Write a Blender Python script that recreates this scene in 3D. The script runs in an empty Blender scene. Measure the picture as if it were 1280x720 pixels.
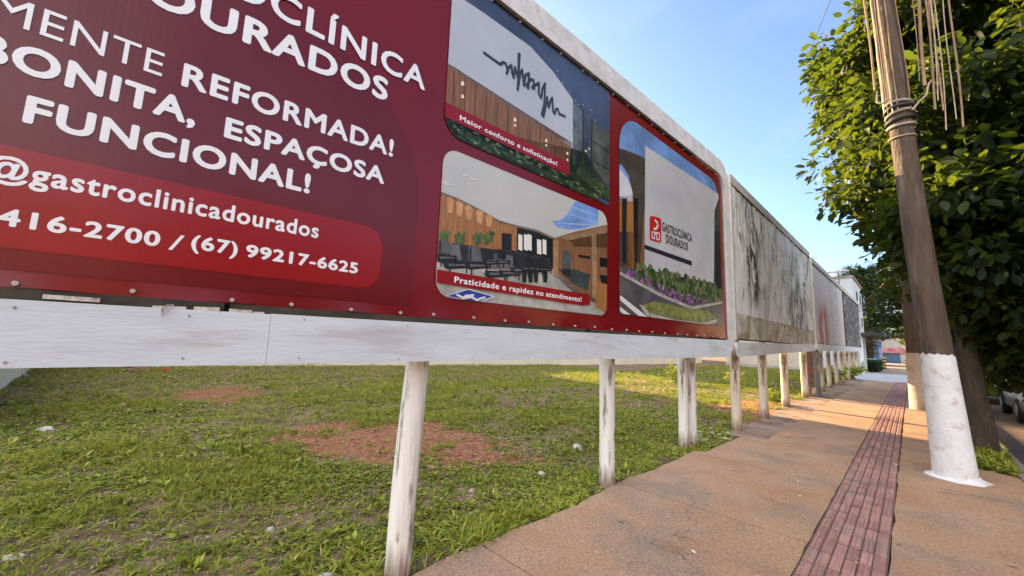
import bpy, bmesh, math, random
import numpy as np
from mathutils import Vector, Matrix, noise as mnoise

random.seed(7)
RNG = np.random.default_rng(11)
R = math.radians
scene = bpy.context.scene
COL = scene.collection

# ---------------------------------------------------------------- camera
# scene axes: X = away from the lot towards the street, Y = along the street, Z = up
PSI, FPX, PITCH, ROLL = 0.792132, 490.0, 0.130228, 0.035655
CAM = Vector((0, 0, 1.6))
def _w2(v):
    return Vector((v[0]*math.cos(PSI) - v[1]*math.sin(PSI), v[0]*math.sin(PSI) + v[1]*math.cos(PSI), v[2]))
_cp, _sp, _cr, _sr = math.cos(PITCH), math.sin(PITCH), math.cos(ROLL), math.sin(ROLL)
_F = Vector((0, _cp, _sp)); _U = Vector((0, -_sp, _cp)); _R = Vector((1, 0, 0))
_R2 = _cr*_R + _sr*_U; _U2 = -_sr*_R + _cr*_U
AX_R, AX_U, AX_F = _w2(_R2), _w2(_U2), _w2(_F)
cam_data = bpy.data.cameras.new('camera'); cam = bpy.data.objects.new('camera', cam_data); COL.objects.link(cam)
cam_data.sensor_width = 36; cam_data.lens = FPX/1280*36; cam_data.clip_start = .05; cam_data.clip_end = 3000
_m = Matrix((AX_R, AX_U, -AX_F)).transposed().to_4x4(); _m.translation = CAM
cam.matrix_world = _m
scene.camera = cam

def ray(px, py):
    return AX_F + AX_R*((px-640)/FPX) + AX_U*(-(py-360)/FPX)
def ground(px, py, h=0.0):
    v = ray(px, py); t = (h-1.6)/v.z
    return CAM + v*t

# ---------------------------------------------------------------- light
SUN_EL, SUN_TRAVEL = R(20), Vector((1, -0.28, 0)).normalized()
world = bpy.data.worlds.new('World'); scene.world = world; world.use_nodes = True
wn = world.node_tree.nodes; wl = world.node_tree.links
bg = wn['Background']; sky = wn.new('ShaderNodeTexSky'); sky.sky_type = 'NISHITA'; sky.sun_disc = False
sky.sun_elevation = SUN_EL
sky.sun_rotation = math.atan2(-SUN_TRAVEL.x, -SUN_TRAVEL.y)
sky.air_density = 0.95; sky.dust_density = 1.5; sky.ozone_density = 2.8
bg.inputs['Strength'].default_value = 0.08
# thin wisps of cloud
tc = wn.new('ShaderNodeTexCoord'); mp = wn.new('ShaderNodeMapping'); mp.inputs['Scale'].default_value = (2.2, 2.2, 5)
mp.inputs['Location'].default_value = (.35, .1, .2)
nz = wn.new('ShaderNodeTexNoise'); nz.inputs['Scale'].default_value = 1.6; nz.inputs['Detail'].default_value = 6; nz.inputs['Roughness'].default_value = .55
rp = wn.new('ShaderNodeValToRGB'); rp.color_ramp.elements[0].position = .50; rp.color_ramp.elements[1].position = .85
rp.color_ramp.elements[0].color = (0, 0, 0, 1); rp.color_ramp.elements[1].color = (.05, .05, .05, 1)
mxs = wn.new('ShaderNodeMix'); mxs.data_type = 'RGBA'
wl.new(tc.outputs['Generated'], mp.inputs['Vector']); wl.new(mp.outputs['Vector'], nz.inputs['Vector'])
wl.new(nz.outputs['Fac'], rp.inputs['Fac']); wl.new(rp.outputs['Color'], mxs.inputs['Factor'])
wl.new(sky.outputs['Color'], mxs.inputs['A']); mxs.inputs['B'].default_value = (7.5, 8.0, 8.6, 1)
# added cloud bank, unseen behind the camera, to brighten the shaded boards and lot
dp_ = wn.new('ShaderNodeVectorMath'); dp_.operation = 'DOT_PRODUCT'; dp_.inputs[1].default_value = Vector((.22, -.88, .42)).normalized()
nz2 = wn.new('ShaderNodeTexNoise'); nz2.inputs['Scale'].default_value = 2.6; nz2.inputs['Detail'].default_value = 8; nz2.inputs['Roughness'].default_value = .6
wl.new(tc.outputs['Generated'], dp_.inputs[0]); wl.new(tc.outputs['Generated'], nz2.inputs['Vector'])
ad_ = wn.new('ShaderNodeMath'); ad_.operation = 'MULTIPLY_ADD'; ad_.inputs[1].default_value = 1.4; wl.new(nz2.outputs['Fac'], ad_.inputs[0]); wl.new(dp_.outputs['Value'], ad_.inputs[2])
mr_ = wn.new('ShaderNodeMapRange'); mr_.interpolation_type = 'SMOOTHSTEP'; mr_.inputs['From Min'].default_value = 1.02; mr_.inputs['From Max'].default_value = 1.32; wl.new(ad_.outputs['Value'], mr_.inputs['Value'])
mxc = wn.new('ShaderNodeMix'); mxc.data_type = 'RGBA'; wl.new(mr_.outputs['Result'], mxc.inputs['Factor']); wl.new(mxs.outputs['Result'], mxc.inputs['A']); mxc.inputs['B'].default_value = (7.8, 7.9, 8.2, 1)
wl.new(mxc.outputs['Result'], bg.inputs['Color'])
sd = bpy.data.lights.new('sun', 'SUN'); sd.energy = 5.0; sd.angle = R(.6); sd.color = (1, .72, .38)
sun = bpy.data.objects.new('sun', sd); COL.objects.link(sun)
_d = Vector((SUN_TRAVEL.x*math.cos(SUN_EL), SUN_TRAVEL.y*math.cos(SUN_EL), -math.sin(SUN_EL)))
sun.rotation_euler = _d.to_track_quat('-Z', 'Y').to_euler(); sun.location = (-30, 5, 20)
vs = scene.view_settings; vs.view_transform = 'Standard'; vs.look = 'None'; vs.gamma = 1; vs.use_curve_mapping = False
vs.exposure = 2.2

# ---------------------------------------------------------------- material helpers
MATS = {}
def mat(name, c1, c2=None, scale=4.0, rough=.8, bump=0.0, bscale=None, detail=5, spec=.3, stretch=None,
        lo=.35, hi=.65, extra=None, metal=0.0, coords='Object', c3=None, scale3=1.0, lo3=.5, hi3=.62, bdist=.02):
    if name in MATS: return MATS[name]
    m = bpy.data.materials.new(name); MATS[name] = m; m.use_nodes = True
    n = m.node_tree.nodes; l = m.node_tree.links; b = n['Principled BSDF']
    b.inputs['Roughness'].default_value = rough; b.inputs['Specular IOR Level'].default_value = spec; b.inputs['Metallic'].default_value = metal
    t = n.new('ShaderNodeTexCoord'); vec = t.outputs[coords]
    if stretch:
        mm = n.new('ShaderNodeMapping'); mm.inputs['Scale'].default_value = stretch; l.new(vec, mm.inputs['Vector']); vec = mm.outputs['Vector']
    if c2 is None: c2 = tuple(x*.82 for x in c1)
    nz = n.new('ShaderNodeTexNoise'); nz.inputs['Scale'].default_value = scale; nz.inputs['Detail'].default_value = detail; nz.inputs['Roughness'].default_value = .62
    l.new(vec, nz.inputs['Vector'])
    r = n.new('ShaderNodeValToRGB'); r.color_ramp.elements[0].position = lo; r.color_ramp.elements[1].position = hi
    r.color_ramp.elements[0].color = (*c1, 1); r.color_ramp.elements[1].color = (*c2, 1)
    l.new(nz.outputs['Fac'], r.inputs['Fac']); colr = r.outputs['Color']
    if c3 is not None:
        n3 = n.new('ShaderNodeTexNoise'); n3.inputs['Scale'].default_value = scale3; n3.inputs['Detail'].default_value = 6; n3.inputs['Roughness'].default_value = .65
        l.new(vec, n3.inputs['Vector'])
        r3 = n.new('ShaderNodeMapRange'); r3.inputs['From Min'].default_value = lo3; r3.inputs['From Max'].default_value = hi3
        l.new(n3.outputs['Fac'], r3.inputs['Value'])
        mx = n.new('ShaderNodeMix'); mx.data_type = 'RGBA'; l.new(r3.outputs['Result'], mx.inputs['Factor'])
        l.new(colr, mx.inputs['A']); mx.inputs['B'].default_value = (*c3, 1); colr = mx.outputs['Result']
    l.new(colr, b.inputs['Base Color'])
    if bump:
        nb = n.new('ShaderNodeTexNoise'); nb.inputs['Scale'].default_value = bscale or scale*4; nb.inputs['Detail'].default_value = 6
        l.new(vec, nb.inputs['Vector']); bp = n.new('ShaderNodeBump'); bp.inputs['Strength'].default_value = bump; bp.inputs['Distance'].default_value = bdist
        l.new(nb.outputs['Fac'], bp.inputs['Height']); l.new(bp.outputs['Normal'], b.inputs['Normal'])
    if extra: extra(m, n, l, b, vec, colr)
    return m

def leaf_mat(name, ramp, rough=.45, trans=.4, tcol=(.30, .42, .04), spec=.35):
    """leaf colour varies leaf by leaf; part of the light passes through"""
    m = bpy.data.materials.new(name); MATS[name] = m; m.use_nodes = True
    n = m.node_tree.nodes; l = m.node_tree.links; b = n['Principled BSDF']; out = n['Material Output']
    g = n.new('ShaderNodeNewGeometry'); r = n.new('ShaderNodeValToRGB'); cr = r.color_ramp
    while len(cr.elements) < len(ramp): cr.elements.new(.5)
    for e, (p, c) in zip(cr.elements, ramp): e.position = p; e.color = (*c, 1)
    l.new(g.outputs['Random Per Island'], r.inputs['Fac']); l.new(r.outputs['Color'], b.inputs['Base Color'])
    b.inputs['Roughness'].default_value = rough; b.inputs['Specular IOR Level'].default_value = spec
    tr = n.new('ShaderNodeBsdfTranslucent'); mu = n.new('ShaderNodeMix'); mu.data_type = 'RGBA'; mu.blend_type = 'MIX'; mu.inputs['Factor'].default_value = .5
    l.new(r.outputs['Color'], mu.inputs['A']); mu.inputs['B'].default_value = (*tcol, 1); l.new(mu.outputs['Result'], tr.inputs['Color'])
    ms = n.new('ShaderNodeMixShader'); ms.inputs['Fac'].default_value = trans
    l.new(b.outputs['BSDF'], ms.inputs[1]); l.new(tr.outputs['BSDF'], ms.inputs[2]); l.new(ms.outputs['Shader'], out.inputs['Surface'])
    return m

# ---------------------------------------------------------------- object helpers
def tag(o, label=None, cat=None, group=None, kind=None):
    if label: o['label'] = label
    if cat: o['category'] = cat
    if group: o['group'] = group
    if kind: o['kind'] = kind
    return o
def empty(name, loc=(0, 0, 0), rz=0, label=None, cat=None, group=None):
    o = bpy.data.objects.new(name, None); COL.objects.link(o); o.location = loc; o.rotation_euler = (0, 0, rz); o.empty_display_size = .2
    return tag(o, label, cat, group)
def link_mesh(name, me, mats, parent=None):
    o = bpy.data.objects.new(name, me); COL.objects.link(o)
    for m in (mats if isinstance(mats, (list, tuple)) else [mats]): me.materials.append(m)
    if parent: o.parent = parent
    return o
def from_bm(name, bm, mats, parent=None, smooth=False):
    me = bpy.data.meshes.new(name); bm.normal_update(); bm.to_mesh(me); bm.free()
    if smooth: me.polygons.foreach_set('use_smooth', [True]*len(me.polygons))
    return link_mesh(name, me, mats, parent)
def from_arrays(name, V, F, mats, parent=None, smooth=False):
    """V (n,3), F (m,k) numpy arrays, all faces of one size"""
    me = bpy.data.meshes.new(name); k = F.shape[1]
    me.vertices.add(len(V)); me.vertices.foreach_set('co', V.astype(np.float32).ravel())
    me.loops.add(F.size); me.loops.foreach_set('vertex_index', F.astype(np.int32).ravel())
    me.polygons.add(len(F)); me.polygons.foreach_set('loop_start', np.arange(0, F.size, k, dtype=np.int32))
    if smooth: me.polygons.foreach_set('use_smooth', np.ones(len(F), bool))
    me.update(calc_edges=True); me.validate()
    return link_mesh(name, me, mats, parent)
def copy_tree(o, parent=None):
    c = o.copy(); COL.objects.link(c); c.parent = parent
    for ch in list(o.children): copy_tree(ch, c)
    return c

def add_box(bm, c, s, rot=None, mi=0, bevel=0.0):
    r = bmesh.ops.create_cube(bm, size=1); vs_ = r['verts']
    M = Matrix.Translation(c) @ (rot.to_4x4() if rot else Matrix.Identity(4)) @ Matrix.Diagonal((*s, 1))
    bmesh.ops.transform(bm, matrix=M, verts=vs_)
    fs = {f for v in vs_ for f in v.link_faces}
    for f in fs: f.material_index = mi
    if bevel:
        es = {e for v in vs_ for e in v.link_edges}
        bmesh.ops.bevel(bm, geom=list(es), offset=bevel, segments=2, profile=.5, affect='EDGES', clamp_overlap=True)
def add_tube(bm, pts, rad, seg=8, mi=0, caps=True, jitter=0.0):
    pts = [Vector(p) for p in pts]; n = len(pts)
    rad = [rad]*n if isinstance(rad, (int, float)) else rad
    rings = []
    up = None
    for i, p in enumerate(pts):
        t = (pts[min(i+1, n-1)] - pts[max(i-1, 0)]).normalized()
        if up is None: up = Vector((0, 0, 1)) if abs(t.z) < .9 else Vector((1, 0, 0))
        a = t.cross(up).normalized(); b = a.cross(t).normalized(); up = b
        ring = []
        for k in range(seg):
            an = 2*math.pi*k/seg; rr = rad[i]*(1 + (random.uniform(-jitter, jitter) if jitter else 0))
            ring.append(bm.verts.new(p + (a*math.cos(an) + b*math.sin(an))*rr))
        rings.append(ring)
    for i in range(n-1):
        for k in range(seg):
            f = bm.faces.new((rings[i][k], rings[i][(k+1) % seg], rings[i+1][(k+1) % seg], rings[i+1][k])); f.material_index = mi; f.smooth = True
    if caps:
        f = bm.faces.new(rings[0]); f.material_index = mi
        f = bm.faces.new(rings[-1][::-1]); f.material_index = mi
def add_prism(bm, poly, d0, d1, fn, mi=0):
    """poly of 2D points extruded between depths d0,d1; fn(u,v,d)->Vector"""
    A = [bm.verts.new(fn(u, v, d0)) for u, v in poly]; B = [bm.verts.new(fn(u, v, d1)) for u, v in poly]
    n = len(poly)
    bm.faces.new(A).material_index = mi; bm.faces.new(B[::-1]).material_index = mi
    for i in range(n):
        bm.faces.new((A[(i+1) % n], A[i], B[i], B[(i+1) % n])).material_index = mi

def vnoise(x, y, s, seed=0):
    """smooth value noise 0..1, numpy"""
    r = np.random.default_rng(seed); T = r.random((64, 64)); x = np.asarray(x)*s; y = np.asarray(y)*s
    xi = np.floor(x).astype(int); yi = np.floor(y).astype(int); fx = x-xi; fy = y-yi
    fx = fx*fx*(3-2*fx); fy = fy*fy*(3-2*fy); g = lambda a, b: T[a % 64, b % 64]
    return (g(xi, yi)*(1-fx) + g(xi+1, yi)*fx)*(1-fy) + (g(xi, yi+1)*(1-fx) + g(xi+1, yi+1)*fx)*fy
def fbm(x, y, s, seed=0, o=4):
    v = 0; a = .5; t = 0
    for i in range(o): v = v + a*vnoise(x, y, s*2**i, seed+i); t += a; a *= .55
    return v/t

def leaves_round(P, D, N, L, W, fold=.12, droop=.1):
    D = D/np.linalg.norm(D, axis=1, keepdims=True); S = np.cross(D, N); S /= np.linalg.norm(S, axis=1, keepdims=True)+1e-9
    N = np.cross(S, D); L = L[:, None]; W = W[:, None]
    at = lambda u, w: P + D*L*u + S*W*w + N*(W*fold*abs(w)*2 - L*droop*u*u)
    V = np.stack([at(0, 0), at(.28, .42), at(.66, .46), at(1, 0), at(.66, -.46), at(.28, -.42), at(.33, 0), at(.68, 0)], 1).reshape(-1, 3)
    i = np.arange(len(P))[:, None]*8
    F = np.concatenate([i+t for t in ([0, 6, 1], [1, 6, 7], [1, 7, 2], [2, 7, 3], [0, 5, 6], [5, 7, 6], [5, 4, 7], [4, 3, 7])], 1).reshape(-1, 3)
    return V, F
def leaves_mesh(P, D, N, L, W, fold=.25, droop=.0):
    """kite-shaped leaves: base P, direction D, normal N, length L, width W -> V,F(tri)"""
    D = D/np.linalg.norm(D, axis=1, keepdims=True); S = np.cross(D, N); S /= np.linalg.norm(S, axis=1, keepdims=True)+1e-9
    N = np.cross(S, D); L = L[:, None]; W = W[:, None]
    a = P; mid = P + D*L*.45 - N*L*droop*.2; tip = P + D*L - N*L*droop
    l = P + D*L*.48 + S*W*.5 + N*W*fold - N*L*droop*.2; r = P + D*L*.48 - S*W*.5 + N*W*fold - N*L*droop*.2
    n = len(P); V = np.stack([a, l, mid, r, tip], 1).reshape(-1, 3); i = np.arange(n)[:, None]*5
    F = np.concatenate([i+[0, 2, 1], i+[1, 2, 4], i+[0, 3, 2], i+[3, 4, 2]], 1).reshape(-1, 3)
    return V, F

# ---------------------------------------------------------------- materials
def concrete_extra(m, n, l, b, vec, colr):
    # fine pale speckle and dark drips of dirt on the trodden concrete
    v = n.new('ShaderNodeTexVoronoi'); v.inputs['Scale'].default_value = 55; l.new(vec, v.inputs['Vector'])
    mr = n.new('ShaderNodeMapRange'); mr.inputs['From Min'].default_value = .10; mr.inputs['From Max'].default_value = .05; l.new(v.outputs['Distance'], mr.inputs['Value'])
    n2 = n.new('ShaderNodeTexNoise'); n2.inputs['Scale'].default_value = 2.2; n2.inputs['Detail'].default_value = 7; l.new(vec, n2.inputs['Vector'])
    m2 = n.new('ShaderNodeMapRange'); m2.inputs['From Min'].default_value = .52; m2.inputs['From Max'].default_value = .7; l.new(n2.outputs['Fac'], m2.inputs['Value'])
    mu = n.new('ShaderNodeMath'); mu.operation = 'MULTIPLY'; l.new(mr.outputs['Result'], mu.inputs[0]); l.new(m2.outputs['Result'], mu.inputs[1])
    mx = n.new('ShaderNodeMix'); mx.data_type = 'RGBA'; l.new(mu.outputs['Value'], mx.inputs['Factor']); l.new(colr, mx.inputs['A']); mx.inputs['B'].default_value = (.55, .48, .42, 1)
    n3 = n.new('ShaderNodeTexNoise'); n3.inputs['Scale'].default_value = 1.1; n3.inputs['Detail'].default_value = 8; n3.inputs['Roughness'].default_value = .7
    l.new(vec, n3.inputs['Vector']); m3 = n.new('ShaderNodeMapRange'); m3.inputs['From Min'].default_value = .56; m3.inputs['From Max'].default_value = .72; m3.inputs['To Max'].default_value = .7
    l.new(n3.outputs['Fac'], m3.inputs['Value'])
    mx2 = n.new('ShaderNodeMix'); mx2.data_type = 'RGBA'; l.new(m3.outputs['Result'], mx2.inputs['Factor']); l.new(mx.outputs['Result'], mx2.inputs['A']); mx2.inputs['B'].default_value = (.13, .075, .05, 1)
    vo = n.new('ShaderNodeTexVoronoi'); vo.feature = 'DISTANCE_TO_EDGE'; vo.inputs['Scale'].default_value = .42
    wn_ = n.new('ShaderNodeTexNoise'); wn_.inputs['Scale'].default_value = 3.2; wn_.inputs['Detail'].default_value = 6; l.new(vec, wn_.inputs['Vector'])
    va = n.new('ShaderNodeVectorMath'); va.operation = 'MULTIPLY_ADD'; va.inputs[1].default_value = (.55, .55, 0); l.new(wn_.outputs['Color'], va.inputs[0]); l.new(vec, va.inputs[2]); l.new(va.outputs['Vector'], vo.inputs['Vector'])
    cm = n.new('ShaderNodeMapRange'); cm.inputs['From Min'].default_value = .0022; cm.inputs['From Max'].default_value = .0006; l.new(vo.outputs['Distance'], cm.inputs['Value'])
    n5 = n.new('ShaderNodeTexNoise'); n5.inputs['Scale'].default_value = .9; n5.inputs['Detail'].default_value = 3; l.new(vec, n5.inputs['Vector']); m5 = n.new('ShaderNodeMapRange'); m5.inputs['From Min'].default_value = .50; m5.inputs['From Max'].default_value = .58; l.new(n5.outputs['Fac'], m5.inputs['Value'])
    mc = n.new('ShaderNodeMath'); mc.operation = 'MULTIPLY'; l.new(cm.outputs['Result'], mc.inputs[0]); l.new(m5.outputs['Result'], mc.inputs[1])
    n6 = n.new('ShaderNodeTexNoise'); n6.inputs['Scale'].default_value = 38; n6.inputs['Detail'].default_value = 5; l.new(vec, n6.inputs['Vector']); m6 = n.new('ShaderNodeMapRange'); m6.inputs['From Min'].default_value = .3; m6.inputs['From Max'].default_value = .7; m6.inputs['To Min'].default_value = .72; m6.inputs['To Max'].default_value = 1.22; l.new(n6.outputs['Fac'], m6.inputs['Value'])
    gm = n.new('ShaderNodeMix'); gm.data_type = 'RGBA'; gm.blend_type = 'MULTIPLY'; gm.inputs['Factor'].default_value = 1; l.new(mx2.outputs['Result'], gm.inputs['A']); l.new(m6.outputs['Result'], gm.inputs['B'])
    mx3 = n.new('ShaderNodeMix'); mx3.data_type = 'RGBA'; l.new(mc.outputs['Value'], mx3.inputs['Factor']); l.new(gm.outputs['Result'], mx3.inputs['A']); mx3.inputs['B'].default_value = (.12, .075, .05, 1)
    l.new(mx3.outputs['Result'], b.inputs['Base Color'])
M_side = mat('sidewalk_concrete', (.35, .188, .104), (.39, .248, .158), 1.3, .85, .5, 60, c3=(.27, .185, .13), scale3=.8, extra=concrete_extra, bdist=.008)
M_side2 = mat('sidewalk_concrete_old', (.25, .15, .10), (.32, .22, .16), 2.3, .9, .5, 45, c3=(.15, .09, .06), scale3=1.7, extra=concrete_extra, bdist=.012)
M_grey_pave = mat('driveway_concrete', (.34, .36, .40), (.42, .44, .47), 1.5, .8, .2, 50)
M_joint = mat('joint_soil', (.07, .045, .03), (.12, .075, .05), 9, .95)
def per_tile(m, n, l, b, vec, colr):
    g = n.new('ShaderNodeNewGeometry'); r = n.new('ShaderNodeMapRange'); r.inputs['To Min'].default_value = .72; r.inputs['To Max'].default_value = 1.15; l.new(g.outputs['Random Per Island'], r.inputs['Value'])
    x = n.new('ShaderNodeMix'); x.data_type = 'RGBA'; x.blend_type = 'MULTIPLY'; x.inputs['Factor'].default_value = 1; l.new(colr, x.inputs['A']); l.new(r.outputs['Result'], x.inputs['B']); l.new(x.outputs['Result'], b.inputs['Base Color'])
M_tact = mat('tactile_red', (.33, .155, .125), (.42, .235, .20), 5, .75, .3, 80, c3=(.28, .18, .15), scale3=2.0, bdist=.006, extra=per_tile)
M_curb = mat('curb_concrete', (.33, .28, .24), (.22, .17, .14), 3, .9, .4, 40)
M_street = mat('street_asphalt', (.13, .085, .06), (.085, .065, .055), .7, .9, .5, 70, c3=(.20, .12, .075), scale3=.35, bdist=.012)
M_soil = mat('lot_soil', (.24, .155, .085), (.14, .095, .05), 5, .95, 1.0, 30, c3=(.30, .17, .11), scale3=1.2, lo3=.50, hi3=.62, bdist=.05)
def soil_extra(m, n, l, b, vec, colr):
    a = n.new('ShaderNodeAttribute'); a.attribute_name = 'dirt'
    q = n.new('ShaderNodeTexNoise'); q.inputs['Scale'].default_value = 3.5; q.inputs['Detail'].default_value = 8; q.inputs['Roughness'].default_value = .7; l.new(vec, q.inputs['Vector'])
    m1 = n.new('ShaderNodeMath'); m1.operation = 'MULTIPLY_ADD'; m1.inputs[1].default_value = 2.2; m1.inputs[2].default_value = -1.1; l.new(q.outputs['Fac'], m1.inputs[0])
    m2 = n.new('ShaderNodeMath'); m2.operation = 'ADD'; l.new(m1.outputs[0], m2.inputs[0]); l.new(a.outputs['Fac'], m2.inputs[1])
    r = n.new('ShaderNodeMapRange'); r.inputs['From Min'].default_value = .30; r.inputs['From Max'].default_value = .62; l.new(m2.outputs[0], r.inputs['Value'])
    q2 = n.new('ShaderNodeTexNoise'); q2.inputs['Scale'].default_value = 14; q2.inputs['Detail'].default_value = 7; l.new(vec, q2.inputs['Vector'])
    cr = n.new('ShaderNodeValToRGB'); cr.color_ramp.elements[0].position = .32; cr.color_ramp.elements[1].position = .70; cr.color_ramp.elements[0].color = (.22, .078, .036, 1); cr.color_ramp.elements[1].color = (.48, .21, .105, 1); l.new(q2.outputs['Fac'], cr.inputs['Fac'])
    mx = n.new('ShaderNodeMix'); mx.data_type = 'RGBA'; l.new(r.outputs['Result'], mx.inputs['Factor']); l.new(colr, mx.inputs['A']); l.new(cr.outputs['Color'], mx.inputs['B']); l.new(mx.outputs['Result'], b.inputs['Base Color'])
MATS.pop('lot_soil')
M_soil = mat('lot_soil', (.26, .165, .09), (.15, .10, .055), 5, .95, 1.0, 30, c3=(.34, .20, .13), scale3=1.2, lo3=.50, hi3=.62, bdist=.05, extra=soil_extra)
M_red = mat('red_dirt', (.36, .13, .085), (.22, .08, .05), 9, .95, 1.0, 34, c3=(.44, .24, .17), scale3=16, lo3=.56, hi3=.64, bdist=.06)
M_white = mat('white_painted_wood', (.58, .645, .69), (.51, .565, .61), 3, .6, .15, 30, stretch=(.5, 1, 3), c3=(.40, .41, .41), scale3=2.6, lo3=.52, hi3=.74)
M_trim = mat('weathered_trim', (.62, .62, .61), (.48, .48, .46), 6, .75, .3, 40, c3=(.36, .34, .31), scale3=2.2, lo3=.58, hi3=.72)
M_trim_grey = mat('weathered_trim_grey', (.52, .51, .47), (.40, .39, .36), 5, .8, .3, 40, c3=(.22, .20, .17), scale3=2.2, lo3=.55, hi3=.72)
M_dark = mat('dark_gap_wood', (.035, .03, .022), (.07, .055, .04), 8, .9, .3)
def foot_dirt(m, n, l, b, vec, colr):
    v2 = n.new('ShaderNodeTexCoord').outputs['Object']; sp = n.new('ShaderNodeSeparateXYZ'); l.new(v2, sp.inputs[0])
    q = n.new('ShaderNodeTexNoise'); q.inputs['Scale'].default_value = 9; q.inputs['Detail'].default_value = 6; l.new(vec, q.inputs['Vector'])
    a = n.new('ShaderNodeMath'); a.operation = 'MULTIPLY_ADD'; a.inputs[1].default_value = .55; l.new(q.outputs['Fac'], a.inputs[0]); l.new(sp.outputs['Z'], a.inputs[2])
    r = n.new('ShaderNodeMapRange'); r.inputs['From Min'].default_value = .46; r.inputs['From Max'].default_value = .26; r.inputs['To Max'].default_value = .85; l.new(a.outputs[0], r.inputs['Value'])
    mx = n.new('ShaderNodeMix'); mx.data_type = 'RGBA'; l.new(r.outputs['Result'], mx.inputs['Factor']); l.new(colr, mx.inputs['A']); mx.inputs['B'].default_value = (.17, .10, .065, 1); l.new(mx.outputs['Result'], b.inputs['Base Color'])
M_post = mat('whitewashed_post', (.72, .70, .66), (.60, .57, .52), 5, .8, .7, 22, stretch=(1.6, 1.6, .22), c3=(.20, .17, .14), scale3=7, lo3=.53, hi3=.62, bdist=.02, extra=foot_dirt)
M_post_old = mat('old_whitewashed_post', (.62, .54, .44), (.46, .34, .24), 4, .85, .8, 22, stretch=(1.6, 1.6, .3), c3=(.16, .10, .06), scale3=5, lo3=.50, hi3=.60, bdist=.02, extra=foot_dirt)
M_wall = mat('cream_wall', (.76, .68, .54), (.68, .60, .46), 1.2, .85, .15, 30, c3=(.50, .41, .32), scale3=.6, lo3=.58, hi3=.75)
M_wallpale = mat('pale_blue_wall', (.48, .54, .59), (.42, .47, .52), .8, .8, .1, 30, c3=(.42, .44, .44), scale3=.5, lo3=.58, hi3=.75)
M_beige = mat('beige_wall', (.55, .50, .42), (.46, .41, .34), .8, .85, .1, 30)
M_roof = mat('clay_roof', (.30, .11, .06), (.22, .085, .05), 3, .9, .4, 20)
M_glass = mat('window_glass', (.03, .04, .05), (.05, .06, .07), 1, .08, spec=.6)
M_black = mat('black_metal', (.02, .02, .022), (.035, .035, .037), 4, .5)
M_steel = mat('rusty_steel', (.20, .14, .10), (.30, .27, .24), 8, .6, .2)
M_pole = mat('brown_pole_wood', (.105, .072, .05), (.062, .044, .032), 3, .85, .9, 14, stretch=(3, 3, .55), c3=(.15, .115, .088), scale3=2.5, lo3=.55, hi3=.70, bdist=.03)
M_lime = mat('lime_paint', (.68, .69, .71), (.60, .59, .59), 4, .85, .35, 30, c3=(.46, .38, .33), scale3=5, lo3=.54, hi3=.70, bdist=.02)
M_bark = mat('tree_bark', (.085, .062, .045), (.05, .037, .028), 5, .9, 1.0, 16, stretch=(2, 2, .5), bdist=.05)
M_cable = mat('cable_brown', (.30, .19, .11), (.20, .12, .07), 8, .7)
M_cable_b = mat('cable_black', (.02, .02, .02), (.035, .033, .03), 8, .55)
M_cable_w = mat('cable_pale', (.42, .34, .25), (.30, .23, .16), 8, .7)
M_stone = mat('pale_rubble', (.56, .47, .37), (.38, .29, .21), 14, .9, .6, 40)
M_stone_w = mat('white_rubble', (.62, .58, .53), (.44, .37, .31), 14, .9, .6, 40, c3=(.24, .17, .12), scale3=9, lo3=.50, hi3=.62)
M_brick = mat('broken_brick', (.34, .14, .09), (.45, .28, .20), 14, .9, .6, 40)
M_rubbish_red = mat('red_plastic', (.55, .02, .03), (.45, .02, .03), 5, .4)
M_wood_scrap = mat('scrap_wood', (.28, .17, .09), (.38, .25, .14), 9, .85, .4, 30, stretch=(1, 6, 6))

# ================================================================= SETTING
def structure(o): return tag(o, kind='structure')

def lot_z(x, y):
    return -.05 + (fbm(x, y, .6, 3)-.5)*.10 + (fbm(x, y, 2.3, 9)-.5)*.06

# far ground sheet
bm = bmesh.new()
bmesh.ops.create_grid(bm, x_segments=1, y_segments=1, size=900)
bmesh.ops.translate(bm, vec=(0, 0, -.30), verts=bm.verts)
structure(from_bm('ground', bm, M_soil))

# vacant lot: undulating soil
xs = np.concatenate([np.linspace(-26, -9, 70, endpoint=False), np.linspace(-9, -1.85, 100)]); ys = np.concatenate([np.linspace(-8, 14, 240, endpoint=False), np.linspace(14, 41.5, 110)])
X, Y = np.meshgrid(xs, ys, indexing='ij'); Z = lot_z(X, Y)
Z = np.where(X > -2.5, np.minimum(Z, -.05), Z) ; Z = np.where((X > -2.3) & (Y < 9), -.10, Z)
ni, nj = X.shape; V = np.stack([X.ravel(), Y.ravel(), Z.ravel()], 1); ii, jj = np.meshgrid(np.arange(ni-1), np.arange(nj-1), indexing='ij')
F = np.stack([ii*nj+jj, (ii+1)*nj+jj, (ii+1)*nj+jj+1, ii*nj+jj+1], -1).reshape(-1, 4)

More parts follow.
